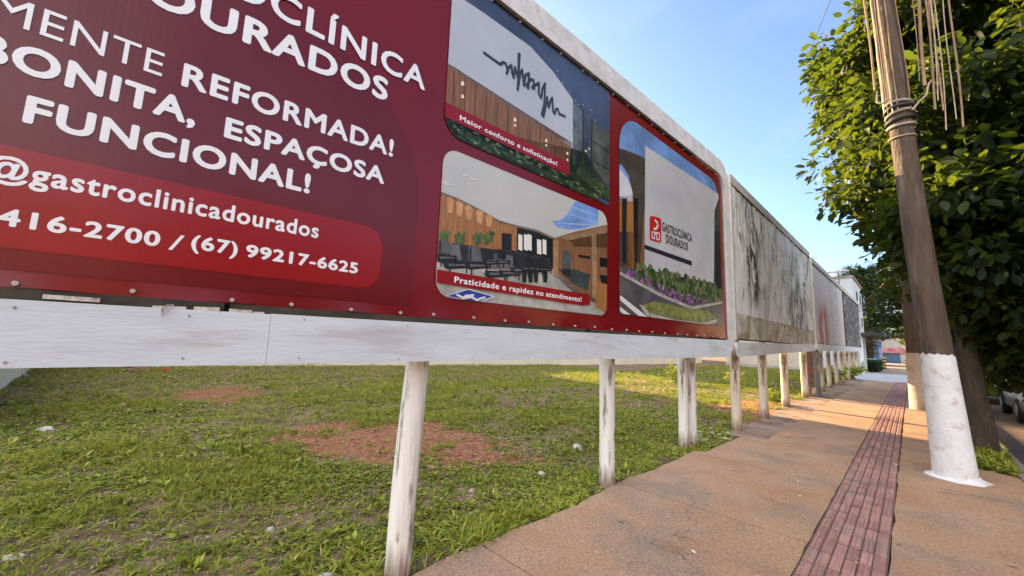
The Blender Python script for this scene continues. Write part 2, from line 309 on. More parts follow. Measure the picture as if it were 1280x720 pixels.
def in_poly(x, y, poly):
    x = np.asarray(x); y = np.asarray(y); c = np.zeros(x.shape, bool); n = len(poly)
    for i in range(n):
        x1, y1 = poly[i]; x2, y2 = poly[(i+1) % n]
        c ^= ((y1 > y) != (y2 > y)) & (x < (x2-x1)*(y-y1)/((y2-y1) or 1e-9) + x1)
    return c
DIRT = [[(q.x, q.y) for q in (ground(a, b) for a, b in poly)] for poly in (
    [(325, 543), (395, 528), (470, 521), (545, 520), (600, 532), (640, 548), (690, 566), (685, 578), (640, 584), (560, 583), (500, 575), (430, 572), (370, 560)],
    [(205, 492), (250, 484), (300, 478), (322, 484), (318, 499), (260, 503)],
    [(890, 506), (925, 497), (1000, 499), (1012, 508), (965, 525), (935, 536), (905, 520)])]
def dirt_mask(x, y):
    jx = (fbm(x, y, 1.6, 21)-.5)*1.1; jy = (fbm(x, y, 1.6, 25)-.5)*1.1
    m = np.zeros(np.shape(x), bool)
    for p in DIRT: m |= in_poly(x+jx, y+jy, p)
    return m
_jr = np.random.default_rng(44); _JO = [(a*math.cos(t), a*math.sin(t)) for a in (.15, .4, .75, 1.1) for t in np.arange(0, 6.28, .79)]
def dirt_amount(x, y):
    return sum(dirt_mask(x+a, y+b).astype(float) for a, b in _JO)/len(_JO)
lot = from_arrays('lot_ground', V, F, M_soil, None, True); structure(lot)
at_ = lot.data.attributes.new('dirt', 'FLOAT', 'POINT'); at_.data.foreach_set('value', dirt_amount(V[:, 0], V[:, 1]).astype(np.float32))

# pavement: separate slabs with open joints over packed soil
bm = bmesh.new()
add_box(bm, (-.9, 16, -.09), (3.6, 50, .10), mi=1)
def slab(bm, x0f, x1f, y0, y1, z, mi=0, step=.12, t=.09):
    """slab with hand-finished (wavy) long edges"""
    n = max(2, int((y1-y0)/step)); top = []; 
    for i in range(n+1):
        y = y0 + (y1-y0)*i/n; top.append((x0f(y), x1f(y), y))
    r = [[bm.verts.new((a, y, z)), bm.verts.new((b, y, z)), bm.verts.new((a, y, z-t)), bm.verts.new((b, y, z-t))] for a, b, y in top]
    for i in range(n):
        p, q = r[i], r[i+1]
        for f in ((p[0], p[1], q[1], q[0]), (p[2], p[0], q[0], q[2]), (p[1], p[3], q[3], q[1])):
            bm.faces.new(f).material_index = mi
    bm.faces.new((r[0][2], r[0][3], r[0][1], r[0][0])).material_index = mi
    bm.faces.new((r[-1][0], r[-1][1], r[-1][3], r[-1][2])).material_index = mi
def wob(y, a, s, sd): return a*(mnoise.noise((y*s, sd, .3)) + .5*mnoise.noise((y*s*3.1, sd, 1.3)))
joints = [-4.2, -2.1, 0.05, 2.2, 4.3, 6.35, 8.35, 10.4, 12.6, 14.7, 16.9, 19.2, 21.4, 23.7, 26.0, 28.2, 30.3]
for i in range(len(joints)-1):
    a, b = joints[i]+.008, joints[i+1]-.008
    if a < 8.0: xl = lambda y: (-2.47 if y < 6.5 else -2.30) + wob(y, .05, 1.3, 2.0)
    else: xl = lambda y: -1.90 + wob(y, .012, 1.5, 4.0)
    slab(bm, xl, lambda y: -.715 + wob(y, .012, 3, 7.0), a, b, random.uniform(-.004, .004))
    xr = lambda y: float(np.interp(y, [8.7, 9.1], [.918, .33])) + (0 if y < 8.7 else wob(y, .05, 1.5, 3.3))
    slab(bm, lambda y: -.222 + wob(y, .014, 3, 11.0), xr, a-1.1, b-1.1, random.uniform(-.004, .004))
structure(from_bm('sidewalk', bm, [M_side, M_joint]))
bm = bmesh.new()
for a, b in ((8.36, 10.7), (10.72, 13.2), (13.22, 15.4), (15.42, 19), (19.02, 24), (24.02, 30.3)):
    slab(bm, lambda y: -2.62 + wob(y, .22, .9, 5.0), lambda y: -1.915, a, b, -.028+random.uniform(-.008, .008))
structure(from_bm('worn_pavement_edge', bm, M_side2))
# tactile strip: rows of raised bars
bm = bmesh.new()
add_box(bm, (-.468, 13.5, -.031), (.478, 35.6, .05), mi=1)
y = -4.2
while y < 31:
    for k in range(6):
        dx = random.uniform(-.001, .001); zz = random.uniform(-.003, .003)
        add_box(bm, (-.702+.0395+k*.0775+dx, y+.14, -.006+zz), (.0675, .252, .022), None, 0, .008 if y < 16 else 0)
        if y < 14:
            for e in (-.014, .014): add_box(bm, (-.702+.0395+k*.0775+e, y+.14, .006+zz), (.012, .255, .006), None, 0, 0)
    y += .28
structure(from_bm('tactile_paving', bm, [M_tact, mat('tile_grout', (.12, .075, .06), (.18, .11, .09), 9, .95)]))
# driveway of the neighbour
bm = bmesh.new()
add_box(bm, (-1.3, 36.3, -.06), (4.6, 11.6, .12)); add_box(bm, (-1.0, 76, -.07), (3.6, 67, .12), mi=1)
structure(from_bm('driveway', bm, [M_grey_pave, M_curb]))
bm = bmesh.new()
yy = -6
while yy < 140:
    add_box(bm, (1.0+.002*random.uniform(-1, 1), yy+.49, -.055), (.15, .978, .15), None, 0, .015); yy += .99
structure(from_bm('curb', bm, M_curb))
bm = bmesh.new(); add_box(bm, (5.2, 100, -.19), (8.5, 400, .12)); structure(from_bm('street', bm, M_street))
bm = bmesh.new(); add_box(bm, (10.7, 100, -.11), (2.6, 400, .18)); structure(from_bm('far_sidewalk', bm, M_curb))
# verge round the street tree
bm = bmesh.new(); bmesh.ops.create_grid(bm, x_segments=8, y_segments=120, size=.5)
for v in bm.verts:
    v.co = Vector((.60+v.co.x*.72, 19.6+v.co.y*22, 0)); v.co.z = -.02 + .03*mnoise.noise((v.co.x*3, v.co.y*2, 0))
structure(from_bm('verge', bm, M_soil))
bm = bmesh.new(); bmesh.ops.create_grid(bm, x_segments=4, y_segments=4, size=.5)
for v in bm.verts: v.co = Vector((-5.0+v.co.x*4.4, 51+v.co.y*17, -.02))
structure(from_bm('front_lawn', bm, mat('lawn', (.06, .12, .02), (.09, .16, .03), 20, .9, .5)))

# ================================================================= BOARDS
D1 = .836974 - .792132
DB = Vector((math.sin(D1), math.cos(D1), 0)); NB = Vector((math.cos(D1), -math.sin(D1), 0))
def bpx(px, py):
    """photo point -> (along, height) on the red banner's plane"""
    v = ray(px, py); t = -2.45/(v.dot(NB)); P = v*t
    return (P.dot(DB), P.z+1.6)

def rounded(a0, a1, h0, h1, r, n=7):
    """r: radii for corners BL, BR, TR, TL"""
    out = []
    for (cx_, cy_, rr, s) in ((a0+r[0], h0+r[0], r[0], 180), (a1-r[1], h0+r[1], r[1], 270), (a1-r[2], h1-r[2], r[2], 0), (a0+r[3], h1-r[3], r[3], 90)):
        if rr < 1e-4: out.append((cx_, cy_)); continue
        for k in range(n+1):
            t = R(s+90*k/n); out.append((cx_+rr*math.cos(t), cy_+rr*math.sin(t)))
    return out
def clip_poly(sub, clip):
    out = list(sub); n = len(clip)
    for i in range(n):
        a, b = clip[i], clip[(i+1) % n]; inp = out; out = []
        if not inp: return []
        side = lambda p: (b[0]-a[0])*(p[1]-a[1]) - (b[1]-a[1])*(p[0]-a[0])
        for j in range(len(inp)):
            p, q = inp[j-1], inp[j]; sp, sq = side(p), side(q)
            if sq >= 0:
                if sp < 0: t = sp/(sp-sq); out.append((p[0]+(q[0]-p[0])*t, p[1]+(q[1]-p[1])*t))
                out.append(q)
            elif sp >= 0: t = sp/(sp-sq); out.append((p[0]+(q[0]-p[0])*t, p[1]+(q[1]-p[1])*t))
    res = []
    for p in out:
        if not res or (abs(p[0]-res[-1][0])+abs(p[1]-res[-1][1])) > 1e-6: res.append(p)
    return res

_fontcache = {}
def glyphs(text, bold):
    key = (text, bold)
    if key in _fontcache: return _fontcache[key]
    cu = bpy.data.curves.new('t', 'FONT'); cu.body = text; cu.size = 1;  cu.resolution_u = 4; cu.fill_mode = 'FRONT'; cu.space_character = 1.10 if bold else 1.04
    o = bpy.data.objects.new('t', cu); COL.objects.link(o); dg = bpy.context.evaluated_depsgraph_get()
    me = bpy.data.meshes.new_from_object(o.evaluated_get(dg))
    v = np.zeros(len(me.vertices)*3); me.vertices.foreach_get('co', v); v = v.reshape(-1, 3)[:, :2]
    f = [tuple(p.vertices) for p in me.polygons]
    bpy.data.meshes.remove(me); bpy.data.objects.remove(o); bpy.data.curves.remove(cu)
    _fontcache[key] = (v, f); return v, f
CAPH = float(np.ptp(glyphs('H', 0.0)[0][:, 1]))
def put_text(bm, text, a_left, a_right, h_l, h_r, cap, d, sub=None, bold=.03, mi=0, shear=0.0):
    """lettering whose suffix `sub` spans a_left..a_right; baseline h_l..h_r; cap height; d = height above the sheet"""
    v, f = glyphs(text, 0.0 if bold == 0 else 1e-6); vsb, _ = glyphs(sub or text, 0.0 if bold == 0 else 1e-6)
    w = np.ptp(vsb[:, 0])+2*bold; sx = (a_right-a_left)/w; sy = cap/(CAPH+2*bold); vmax = v[:, 0].max()+bold
    # heavy letters: the outline is laid down several times, each a hair in front of the last, so strokes thicken evenly
    shifts = [(0, 0)] if bold == 0 else [(0, 0)] + [(bold*math.cos(t), bold*math.sin(t)) for t in np.arange(0, 6.28, math.pi/4)]
    for q, (ex, ey) in enumerate(shifts):
        out = []
        for x, y_ in v:
            y_ = y_+ey+bold; a = a_right + (x+ex-vmax)*sx; h = h_l + (h_r-h_l)*(a-a_left)/(a_right-a_left) + y_*sy
            out.append(bm.verts.new((a+y_*sy*shear, -d-q*4e-5, h)))
        for t in f:
            fc = bm.faces.new([out[i] for i in t]); fc.material_index = mi

# --- first billboard -------------------------------------------------------
B1 = empty('billboard', (-2.45*NB.x, -2.45*NB.y, 0), math.pi/2 - D1,
           'nearest billboard, crimson clinic advertisement with white lettering and three photo panels on white posts', 'billboard', 'billboards along the sidewalk')
def banner_extra(m, n, l, b, vec, colr):
    w = n.new('ShaderNodeTexWave'); w.wave_type = 'BANDS'; w.bands_direction = 'X'; w.inputs['Scale'].default_value = 12; w.inputs['Distortion'].default_value = .6; w.inputs['Detail'].default_value = 2
    l.new(vec, w.inputs['Vector']); nn = n.new('ShaderNodeTexNoise'); nn.inputs['Scale'].default_value = 1.4; l.new(vec, nn.inputs['Vector'])
    m1 = n.new('ShaderNodeMath'); m1.operation = 'MULTIPLY'; m1.inputs[1].default_value = .006; l.new(w.outputs['Fac'], m1.inputs[0])
    m2 = n.new('ShaderNodeMath'); m2.operation = 'ADD'; l.new(m1.outputs[0], m2.inputs[0]); l.new(nn.outputs['Fac'], m2.inputs[1])
    bp = n.new('ShaderNodeBump'); bp.inputs['Strength'].default_value = .3; bp.inputs['Distance'].default_value = .03; l.new(m2.outputs[0], bp.inputs['Height']); l.new(bp.outputs['Normal'], b.inputs['Normal'])
M_ban = mat('vinyl_crimson', (.165, .0035, .007), (.135, .003, .006), .8, .24, spec=.42, extra=banner_extra)
M_ban_dk = mat('vinyl_dark_crimson', (.125, .0035, .007), (.11, .0035, .0065), .8, .24, spec=.42, extra=banner_extra)
M_ban_lt = mat('vinyl_bright_crimson', (.26, .004, .008), (.22, .004, .008), .8, .24, spec=.42, extra=banner_extra)
M_let = mat('vinyl_white', (.78, .80, .82), (.74, .76, .79), 2, .36, spec=.5)

# backing sheet behind the vinyl, battens and posts
bm = bmesh.new(); add_box(bm, (1.9, .035, 3.12), (10.4, .02, 2.86)); 
for a in np.arange(-3.0, 7.2, .85): add_box(bm, (a, .075, 3.1), (.07, .06, 2.9))
for h in (1.62, 3.1, 4.6): add_box(bm, (1.9, .135, h), (10.4, .06, .09))
from_bm('backing', bm, M_dark, B1)
# the vinyl sheet: slightly slack, its lower edge scalloped between the nails
na, nh = 150, 40; V = []; 
for i in range(na):
    for j in range(nh):
        a = -3.2 + (7.06+3.2)*i/(na-1); u = j/(nh-1)
        lo = 1.722 + .012*abs(math.sin(a*math.pi/.62)) + (.0 if a < 5 else 0.004*(a-5)); hi = 4.53 + .02*mnoise.noise((a*1.1, 0, 5)) + .012*mnoise.noise((a*5, 0, 5))
        h = lo + (hi-lo)*u
        r_ = .30
        if a > 7.06-r_ and h > hi-r_:                          # rounded far corner
            da = a-(7.06-r_); h = min(h, hi-r_+math.sqrt(max(0, r_*r_-da*da)))
        V.append((a, -.003 - .002*mnoise.noise((a*.9, h*.9, 2)) - .006*math.exp(-((h-1.72)/.05)**2)*(1+math.sin(a*9)), h))
V = np.array(V); ii, jj = np.meshgrid(np.arange(na-1), np.arange(nh-1), indexing='ij')
F = np.stack([ii*nh+jj, (ii+1)*nh+jj, (ii+1)*nh+jj+1, ii*nh+jj+1], -1).reshape(-1, 4)
BAN = from_arrays('banner', V, F, M_ban, B1, True)
SH = .0095     # artwork sits this far in front of the backing plane
def flat_poly(bm, pts, d, mi=0):
    try:
        f = bm.faces.new([bm.verts.new((a, -d, h)) for a, h in pts]); f.material_index = mi; f.normal_update()
        if f.normal.y > 0: f.normal_flip()
        return f
    except ValueError: return None
# printed shapes of the layout
bm = bmesh.new()
flat_poly(bm, rounded(-4.2, 1.33, 2.29, 3.9, (.0, .0, .62, 0), 10)[0:0] or rounded(-3.1, 1.02+.26, 1.80, 3.42, (0, .0, .9, 0), 12), SH-.002, 0)
flat_poly(bm, rounded(-3.1, 1.045, 1.885, 2.288, (0, .13, .13, 0), 9), SH, 1)
from_bm('printed_shape', bm, [M_ban_dk, M_ban_lt], BAN)
def line_px(name, text, l_px, r_px, cap, sub=None, bold=.03, parent=BAN):
    bm = bmesh.new(); (a0, h0), (a1, h1) = bpx(*l_px), bpx(*r_px)
    put_text(bm, text, a0, a1, h0, h1, cap, SH+.002, sub, bold); return from_bm('lettering', bm, M_let, parent)
LT = [('GASTROCLÍNICA', (381, 40), (530, 114.5), .165, 'LÍNICA', .024), ('DOURADOS', (302, 53), (483, 128), .160, 'RADOS', .034),
      ('MENTE', (50, 44.5), (202, 97), .118, 'ENTE', .0), ('REFORMADA!', (226, 108), (490, 197), .122, None, .030),
      ('BONITA,', (30, 93), (243, 159), .122, 'ONITA', .038), ('ESPAÇOSA', (279, 172), (479, 231), .112, None, .034),
      ('FUNCIONAL!', (28, 153.5), (386, 243), .118, None, .036), ('@gastroclinicadourados', (37, 230), (397, 298.5), .088, 'gastroclinicadourados', .025),
      ('416-2700', (37, 287), (199, 309), .070, '16-2700', .030), ('/', (210, 312), (228, 314.5), .075, None, .0), ('(67)', (238, 311), (296, 319.8), .070, None, .030), ('99217-6625', (306, 321.3), (446, 342.5), .068, None, .035)]
for t, l_, r_, c_, s_, b_ in LT: line_px('lettering', t, l_, r_, c_, s_, b_)

# --- printed photographs: flat coloured artwork traced in layers
def pm(name, c, v=.25, sc=9, st=None): return mat('print_'+name, tuple(x*(1-v) for x in c), tuple(min(1, x*(1+v)) for x in c), sc, .26, spec=.35, stretch=st)
class Panel:
    def __init__(s, name, a0, a1, h0, h1, rad, label, base):
        s.bm = bmesh.new(); s.mats = []; s.clip = rounded(a0, a1, h0, h1, rad); s.d = SH+.001; s.name = name; s.label = label
        s.poly_b(s.clip, base)
    def mi(s, m):
        if m not in s.mats: s.mats.append(m)
        return s.mats.index(m)
    def poly_b(s, pts, m):
        area = sum(pts[i-1][0]*pts[i][1]-pts[i][0]*pts[i-1][1] for i in range(len(pts)))
        if area < 0: pts = pts[::-1]
        q = clip_poly(pts, s.clip)
        if len(q) > 2: flat_poly(s.bm, q, s.d, s.mi(m))
    def up(s): s.d += .0012
    def px(s, pts, m, sc=1, x0=0, y0=0): s.poly_b([bpx(x0+a/sc, y0+b/sc) for a, b in pts], m)
    def stroke(s, pts, w, m, sc=1, x0=0, y0=0):
        P = [bpx(x0+a/sc, y0+b/sc) for a, b in pts]
        for p, q in zip(P, P[1:]):
            dx, dy = q[0]-p[0], q[1]-p[1]; L = math.hypot(dx, dy) or 1e-6; nx, ny = -dy/L*w/2, dx/L*w/2; ex, ey = dx/L*w*.3, dy/L*w*.3
            s.poly_b([(p[0]+nx-ex, p[1]+ny-ey), (q[0]+nx+ex, q[1]+ny+ey), (q[0]-nx+ex, q[1]-ny+ey), (p[0]-nx-ex, p[1]-ny-ey)], m)
            s.d += .00002
    def blobs(s, region, n, r0, r1, mats_, sc=1, x0=0, y0=0, squash=1.0):
        P = [bpx(x0+a/sc, y0+b/sc) for a, b in region]; ax = [p[0] for p in P]; ay = [p[1] for p in P]; k = 0; tries = 0
        while k < n and tries < n*40:
            tries += 1
            a, h = random.uniform(min(ax), max(ax)), random.uniform(min(ay), max(ay))
            if not bool(in_poly(np.array(a), np.array(h), P)): continue
            r_ = random.uniform(r0, r1); m = random.choice(mats_); ph = random.random()*6
            s.poly_b([(a+r_*random.uniform(.6, 1.1)*math.cos(ph+t*6.283/7), h+r_*squash*random.uniform(.6, 1.1)*math.sin(ph+t*6.283/7)) for t in range(7)], m)
            s.d += .000004; k += 1
    def text(s, t, l_, r_, cap, m, bold=.03, up_=.0012, sub=None):
        (a0, h0), (a1, h1) = bpx(*l_), bpx(*r_); put_text(s.bm, t, a0, a1, h0, h1, cap, s.d+up_, sub, bold, s.mi(m))
    def done(s):
        o = from_bm('photo_panel', s.bm, s.mats, BAN); o['label'] = s.label; return o
W_ = pm('white', (.62, .63, .63), .05, 2); RIB = pm('ribbon', (.24, .004, .01), .08, 2); LETP = M_let
WOOD = pm('wood', (.20, .095, .045), .3, 6, (9, 1, .6)); WOOD2 = pm('wood_warm', (.30, .135, .045), .3, 6, (9, 1, .6)); WOODD = pm('wood_dark', (.085, .042, .022), .3, 6, (9, 1, .6))
GRN = [pm('green_a', (.05, .085, .03)), pm('green_b', (.09, .13, .045)), pm('green_c', (.03, .05, .022)), pm('green_d', (.14, .16, .07))]
NIGHT = pm('night', (.045, .065, .12), .3, 2); BLK = pm('black', (.012, .013, .015), .3); GREYD = pm('grey_dark', (.07, .075, .08), .3); LAMP = pm('lamp', (.85, .75, .55), .05)
# upper picture: evening front of the clinic
p1 = Panel('p1', 1.45, 3.625, 3.125, 4.62, (.17, .05, .16, .02), 'printed picture of a pale wall with scribbled sign above wooden panelling', NIGHT)
p1.up(); Z3 = dict(sc=4, x0=600, y0=0)
p1.px([(560, -60), (578, 0), (605, 18), (662, 59), (690, 90), (715, 125), (715, 186), (558, 82)], pm('facade', (.40, .44, .50), .06, 1.5))
p1.px([(558, 79), (714, 179), (709, 222), (555, 134)], WOOD)
p1.px([(555, 140), (715, 214), (762, 254), (762, 240), (730, 190), (700, 260), (560, 190)], GRN[2])
p1.px([(540, 140), (700, 212), (762, 262), (762, 300), (540, 300)], GRN[2])
p1.px([(715, 128), (727, 140), (727, 212), (715, 206)], pm('glazing', (.10, .13, .14), .4, 5)); p1.px([(729, 142), (738, 150), (738, 218), (729, 212)], pm('glazing2', (.05, .06, .09), .4, 5))
p1.px([(740, 150), (762, 170), (762, 232), (738, 222)], pm('glazing3', (.07, .08, .075), .5, 4))
p1.up()
for k in range(11):
    x = 566+k*13.5; t_ = (x-558)/156; p1.px([(x, 84+t_*100), (x+.9, 84.6+t_*100), (x+.2, 131+t_*86), (x-.7, 130.5+t_*86)], WOODD)
p1.stroke([(738, 176), (762, 192)], .010, BLK); p1.stroke([(738, 200), (762, 214)], .008, BLK); p1.stroke([(739, 150), (738, 222)], .014, BLK); p1.stroke([(727.5, 138), (727.5, 214)], .012, BLK)
p1.blobs([(558, 148), (700, 215), (745, 245), (740, 222), (762, 238), (762, 252), (740, 246), (565, 172)], 150, .012, .035, GRN, squash=.6)
for a, b, r_ in ((577, 105, 2.6), (577, 121, 2.2), (642.5, 150, 2.2), (642.5, 157, 1.6), (681.5, 176, 1.8), (681.5, 182, 1.4), (708, 192, 1.6), (708, 200, 1.4), (731, 189, 1.3), (735, 186, 1.1)):
    p1.px([(a-r_*.5, b-r_), (a+r_*.5, b-r_+.4), (a+r_*.9, b+r_+.3), (a-r_*.9, b+r_)], LAMP)
for k in range(10):
    a = 680+k*7+random.uniform(-3, 3); b = 78+(k*7.5)+random.uniform(-8, 14); p1.px([(a, b), (a+1, b+.6), (a+.8, b+1.4), (a-.2, b+.8)], W_)
p1.up()
p1.stroke([(15, 268), (60, 300), (95, 325), (112, 316), (124, 322), (133, 352), (128, 372), (140, 340), (152, 330), (156, 372), (163, 392), (170, 340), (186, 402), (188, 275), (193, 275), (183, 452), (196, 372), (206, 352), (214, 432), (222, 380), (240, 370), (236, 446), (226, 430), (250, 400), (262, 404), (266, 446), (254, 440), (272, 428), (290, 418), (288, 470), (300, 494), (306, 450), (320, 420), (316, 520), (304, 575), (312, 586), (326, 520), (330, 488), (338, 540), (350, 500), (356, 492), (360, 560), (368, 572), (374, 548), (384, 548), (390, 572), (420, 585)], .027, pm('scribble', (.03, .035, .055)), **Z3)
p1.px([(540, 121), (556, 128.5), (708, 203), (711, 219), (700, 215), (552, 145.5), (540, 140)], RIB); p1.up()
p1.text('Maior conforto e sofisticação!', (573, 151), (694.5, 208), .043, LETP, .025); p1.done()
# lower picture: waiting room
p2 = Panel('p2', 1.46, 3.585, 1.885, 3.025, (.13, .12, .13, .13), 'printed picture of a waiting room with rows of black chairs', pm('ceiling', (.46, .48, .46), .06, 1.2)); ZA = dict(sc=3, x0=530, y0=180)
p2.up()
p2.px([(50, 420), (130, 440), (240, 490), (480, 470), (560, 540), (700, 600), (720, 700), (40, 640)], pm('floor', (.34, .345, .32), .35, 4), **ZA)
p2.px([(50, 178), (120, 205), (200, 245), (280, 290), (345, 308), (345, 420), (240, 440), (40, 430)], WOOD2, **ZA)
p2.px([(480, 355), (560, 330), (700, 300), (700, 620), (640, 600), (560, 560), (480, 490)], WOOD, **ZA)
p2.px([(475, 290), (505, 288), (530, 272), (548, 240), (565, 215), (610, 228), (650, 248), (650, 302), (600, 316), (545, 322), (495, 312)], pm('skylight', (.16, .30, .62), .25, 3), **ZA)
p2.px([(345, 310), (420, 325), (482, 355), (482, 470), (440, 460), (345, 425)], BLK, **ZA)
p2.up()
p2.px([(50, 176), (120, 203), (200, 243), (280, 288), (345, 306), (420, 322), (485, 352), (485, 360), (420, 331), (345, 314), (280, 297), (200, 252), (120, 212), (50, 186)], pm('shadow_gap', (.16, .12, .075)), **ZA)
p2.px([(505, 350), (700, 302), (700, 330), (620, 345), (540, 362)], pm('beam', (.24, .15, .085)), **ZA); p2.px([(540, 362), (620, 345), (700, 330), (700, 390), (560, 385)], WOODD, **ZA)
p2.px([(515, 400), (546, 405), (546, 500), (515, 490)], GREYD, **ZA); p2.px([(480, 360), (500, 362), (500, 495), (480, 500)], pm('column', (.34, .20, .10)), **ZA)
p2.px([(500, 470), (560, 470), (620, 490), (610, 550), (560, 530)], pm('seats_dk', (.04, .055, .055)), **ZA)
p2.px([(645, 512), (700, 530), (700, 650), (640, 610)], WOOD2, **ZA); p2.px([(625, 335), (643, 338), (645, 580), (628, 575)], pm('column2', (.30, .19, .10)), **ZA)
p2.px([(655, 425), (690, 430), (690, 465), (655, 460)], BLK, **ZA); p2.px([(655, 490), (690, 495), (690, 530), (660, 520)], BLK, **ZA); p2.px([(575, 415), (620, 422), (620, 432), (575, 425)], BLK, **ZA)
p2.px([(288, 335), (325, 338), (325, 405), (288, 395)], BLK, **ZA)
for a, b in ((350, 365), (371, 385), (384, 400)): p2.px([(a, 338), (b, 343), (b, 402), (a, 396)], pm('bright_window', (.72, .72, .66), .05), **ZA)
for a, b in ((420, 436), (441, 455)): p2.px([(a, 357), (b, 362), (b, 416), (a, 411)], pm('bright_window', (.72, .72, .66), .05), **ZA)
for a, b in ((150, 118), (170, 128), (185, 134), (72, 145), (84, 152)): p2.px([(a-9, b-4), (a+6, b-3), (a+10, b+4), (a-5, b+4)], W_, **ZA)
for a, b, c_, d_ in ((540, 262, 650, 300), (555, 238, 650, 272), (500, 298, 640, 305)): p2.stroke([(a, b), (c_, d_)], .010, pm('skybar', (.36, .46, .66)), **ZA)
for a in (95, 130, 165, 205, 240): p2.px([(a-14, 205+(a-95)*.42), (a, 199+(a-95)*.45), (a+14, 212+(a-95)*.44), (a+7, 262+(a-95)*.35), (a-9, 258+(a-95)*.35)], pm('wash', (.50, .27, .11), .2), **ZA)
p2.up()
p2.px([(40, 385), (110, 372), (250, 395), (330, 400), (470, 430), (475, 470), (380, 480), (240, 460), (70, 450), (40, 440)], pm('chairs_back', (.025, .027, .028), .4), **ZA)
for a in (70, 130, 195, 238): p2.blobs([(a-15, 335), (a+18, 335), (a+14, 375), (a-12, 375)], 24, .012, .024, GRN[:2], **ZA)
p2.up()
CH, CH2 = pm('chair', (.018, .019, .021), .35), pm('chair_light', (.12, .122, .125), .35, 5)
for x, y_, k in ((105, 375, 1.0), (185, 385, .9), (70, 360, .85), (258, 412, .95), (308, 417, .85), (348, 414, .75), (285, 395, .6), (240, 398, .6), (378, 424, .55), (400, 428, .5), (425, 430, .5), (445, 432, .5)):
    q = lambda pts: [(x+a*k, y_+b*k) for a, b in pts]
    p2.px(q([(-24, 0), (22, 3), (32, 62), (-26, 60)]), CH2 if k > .8 else CH, **ZA); p2.px(q([(-36, 66), (55, 70), (60, 90), (-20, 96), (-36, 86)]), CH, **ZA); p2.d += .0001; p2.px(q([(-20, 74), (40, 77), (48, 82), (-16, 84)]), CH2, **ZA); p2.px(q([(-20, 4), (-12, 3), (-14, 58), (-22, 58)]), CH, **ZA); p2.px(q([(-15, 96), (-9, 96), (-9, 118), (-15, 118)]), BLK, **ZA); p2.px(q([(48, 88), (53, 88), (53, 110), (48, 110)]), BLK, **ZA); p2.d += .0002
p2.px([(360, 470), (450, 474), (450, 482), (360, 480)], BLK, **ZA)
for a in (362, 385, 405, 440): p2.px([(a, 478), (a+18, 480), (a+16, 520), (a+2, 518)], BLK, **ZA)
p2.px([(75, 570), (160, 543), (262, 572), (200, 598)], W_, **ZA); p2.up(); p2.px([(82, 570), (160, 547), (250, 572), (196, 594)], pm('blue_sign', (.02, .05, .30)), **ZA); p2.up()
p2.stroke([(118, 566), (142, 578), (172, 574), (192, 586), (206, 580), (222, 576)], .018, W_, **ZA); p2.stroke([(142, 578), (150, 570), (180, 567)], .016, W_, **ZA)
p2.px([(40, 470), (612, 565), (618, 603), (590, 606), (40, 520)], RIB, **ZA); p2.up()
p2.text('Praticidade e rapidez no atendimento!', (565.5, 353.5), (724.5, 377.5), .047, LETP, .025); p2.done()
# right picture: sign wall in front of the clinic
p3 = Panel('p3', 3.83, 6.86, 1.93, 4.37, (.0, .03, .32, .42), 'printed picture of a grey sign wall with flower bed and zebra crossing', pm('pic_sky', (.13, .25, .50), .35, 1.5)); p3.up()
p3.px([(720, 330), (1200, 330), (1200, 720), (700, 720)], pm('pic_road', (.085, .085, .09), .3, 3), **ZA)
p3.px([(690, 100), (735, 100), (760, 130), (778, 175), (780, 215), (690, 215)], pm('pic_pale_sky', (.52, .56, .60), .1, 2), **ZA)
p3.px([(700, 200), (830, 190), (830, 480), (700, 450)], WOOD2, **ZA)
p3.px([(1085, 180), (1130, 220), (1130, 560), (1085, 540)], pm('pic_dark_tree', (.03, .04, .035), .4, 5), **ZA)
p3.up()
p3.px([(690, 10), (745, 22), (790, 38), (826, 55), (826, 215), (805, 470), (785, 470), (780, 190), (765, 120), (740, 80), (690, 60)], pm('canopy', (.05, .042, .036), .3, 3), **ZA)
for a, b in ((738, 758), (783, 800)): p3.px([(a, 205), (b, 205), (b-4, 450), (a+3, 440)], BLK, **ZA)
p3.px([(815, 470), (1090, 530), (1115, 580), (1050, 600), (940, 590), (800, 500)], GRN[2], **ZA)
p3.up()
p3.px([(826, 8), (1106, 192), (1086, 250), (1084, 522), (823, 470)], pm('sign_wall', (.42, .43, .44), .10, 1.2), **ZA)
p3.blobs([(760, 455), (800, 450), (850, 465), (1085, 525), (1115, 550), (1115, 590), (1000, 585), (870, 520), (790, 500)], 260, .03, .075, GRN, **ZA)
p3.up()
p3.blobs([(750, 470), (800, 492), (900, 540), (1060, 585), (1040, 605), (900, 580), (810, 522), (750, 490)], 210, .012, .034, [pm('flower_a', (.22, .09, .26)), pm('flower_b', (.30, .16, .34)), pm('flower_c', (.14, .06, .17)), GRN[1]], **ZA)
p3.px([(725, 475), (880, 560), (1000, 610), (1115, 590), (1115, 598), (1000, 622), (880, 572), (725, 488)], pm('pic_kerb', (.36, .34, .31)), **ZA)
p3.px([(815, 605), (860, 590), (960, 612), (1060, 625), (1095, 655), (1040, 668), (930, 655), (840, 630)], pm('pic_grass', (.17, .20, .06), .4, 8), **ZA)
p3.px([(800, 600), (815, 605), (840, 632), (930, 657), (1040, 670), (1095, 657), (1095, 668), (1040, 682), (930, 672), (830, 645)], pm('pic_kerb', (.36, .34, .31)), **ZA)
for k in range(3): p3.px([(700, 560+k*40), (735, 570+k*44), (850, 662+k*42), (820, 662+k*42)], W_, **ZA)
p3.px([(823, 378), (1000, 440), (1000, 457), (823, 394)], pm('bar', (.018, .02, .03)), **ZA)
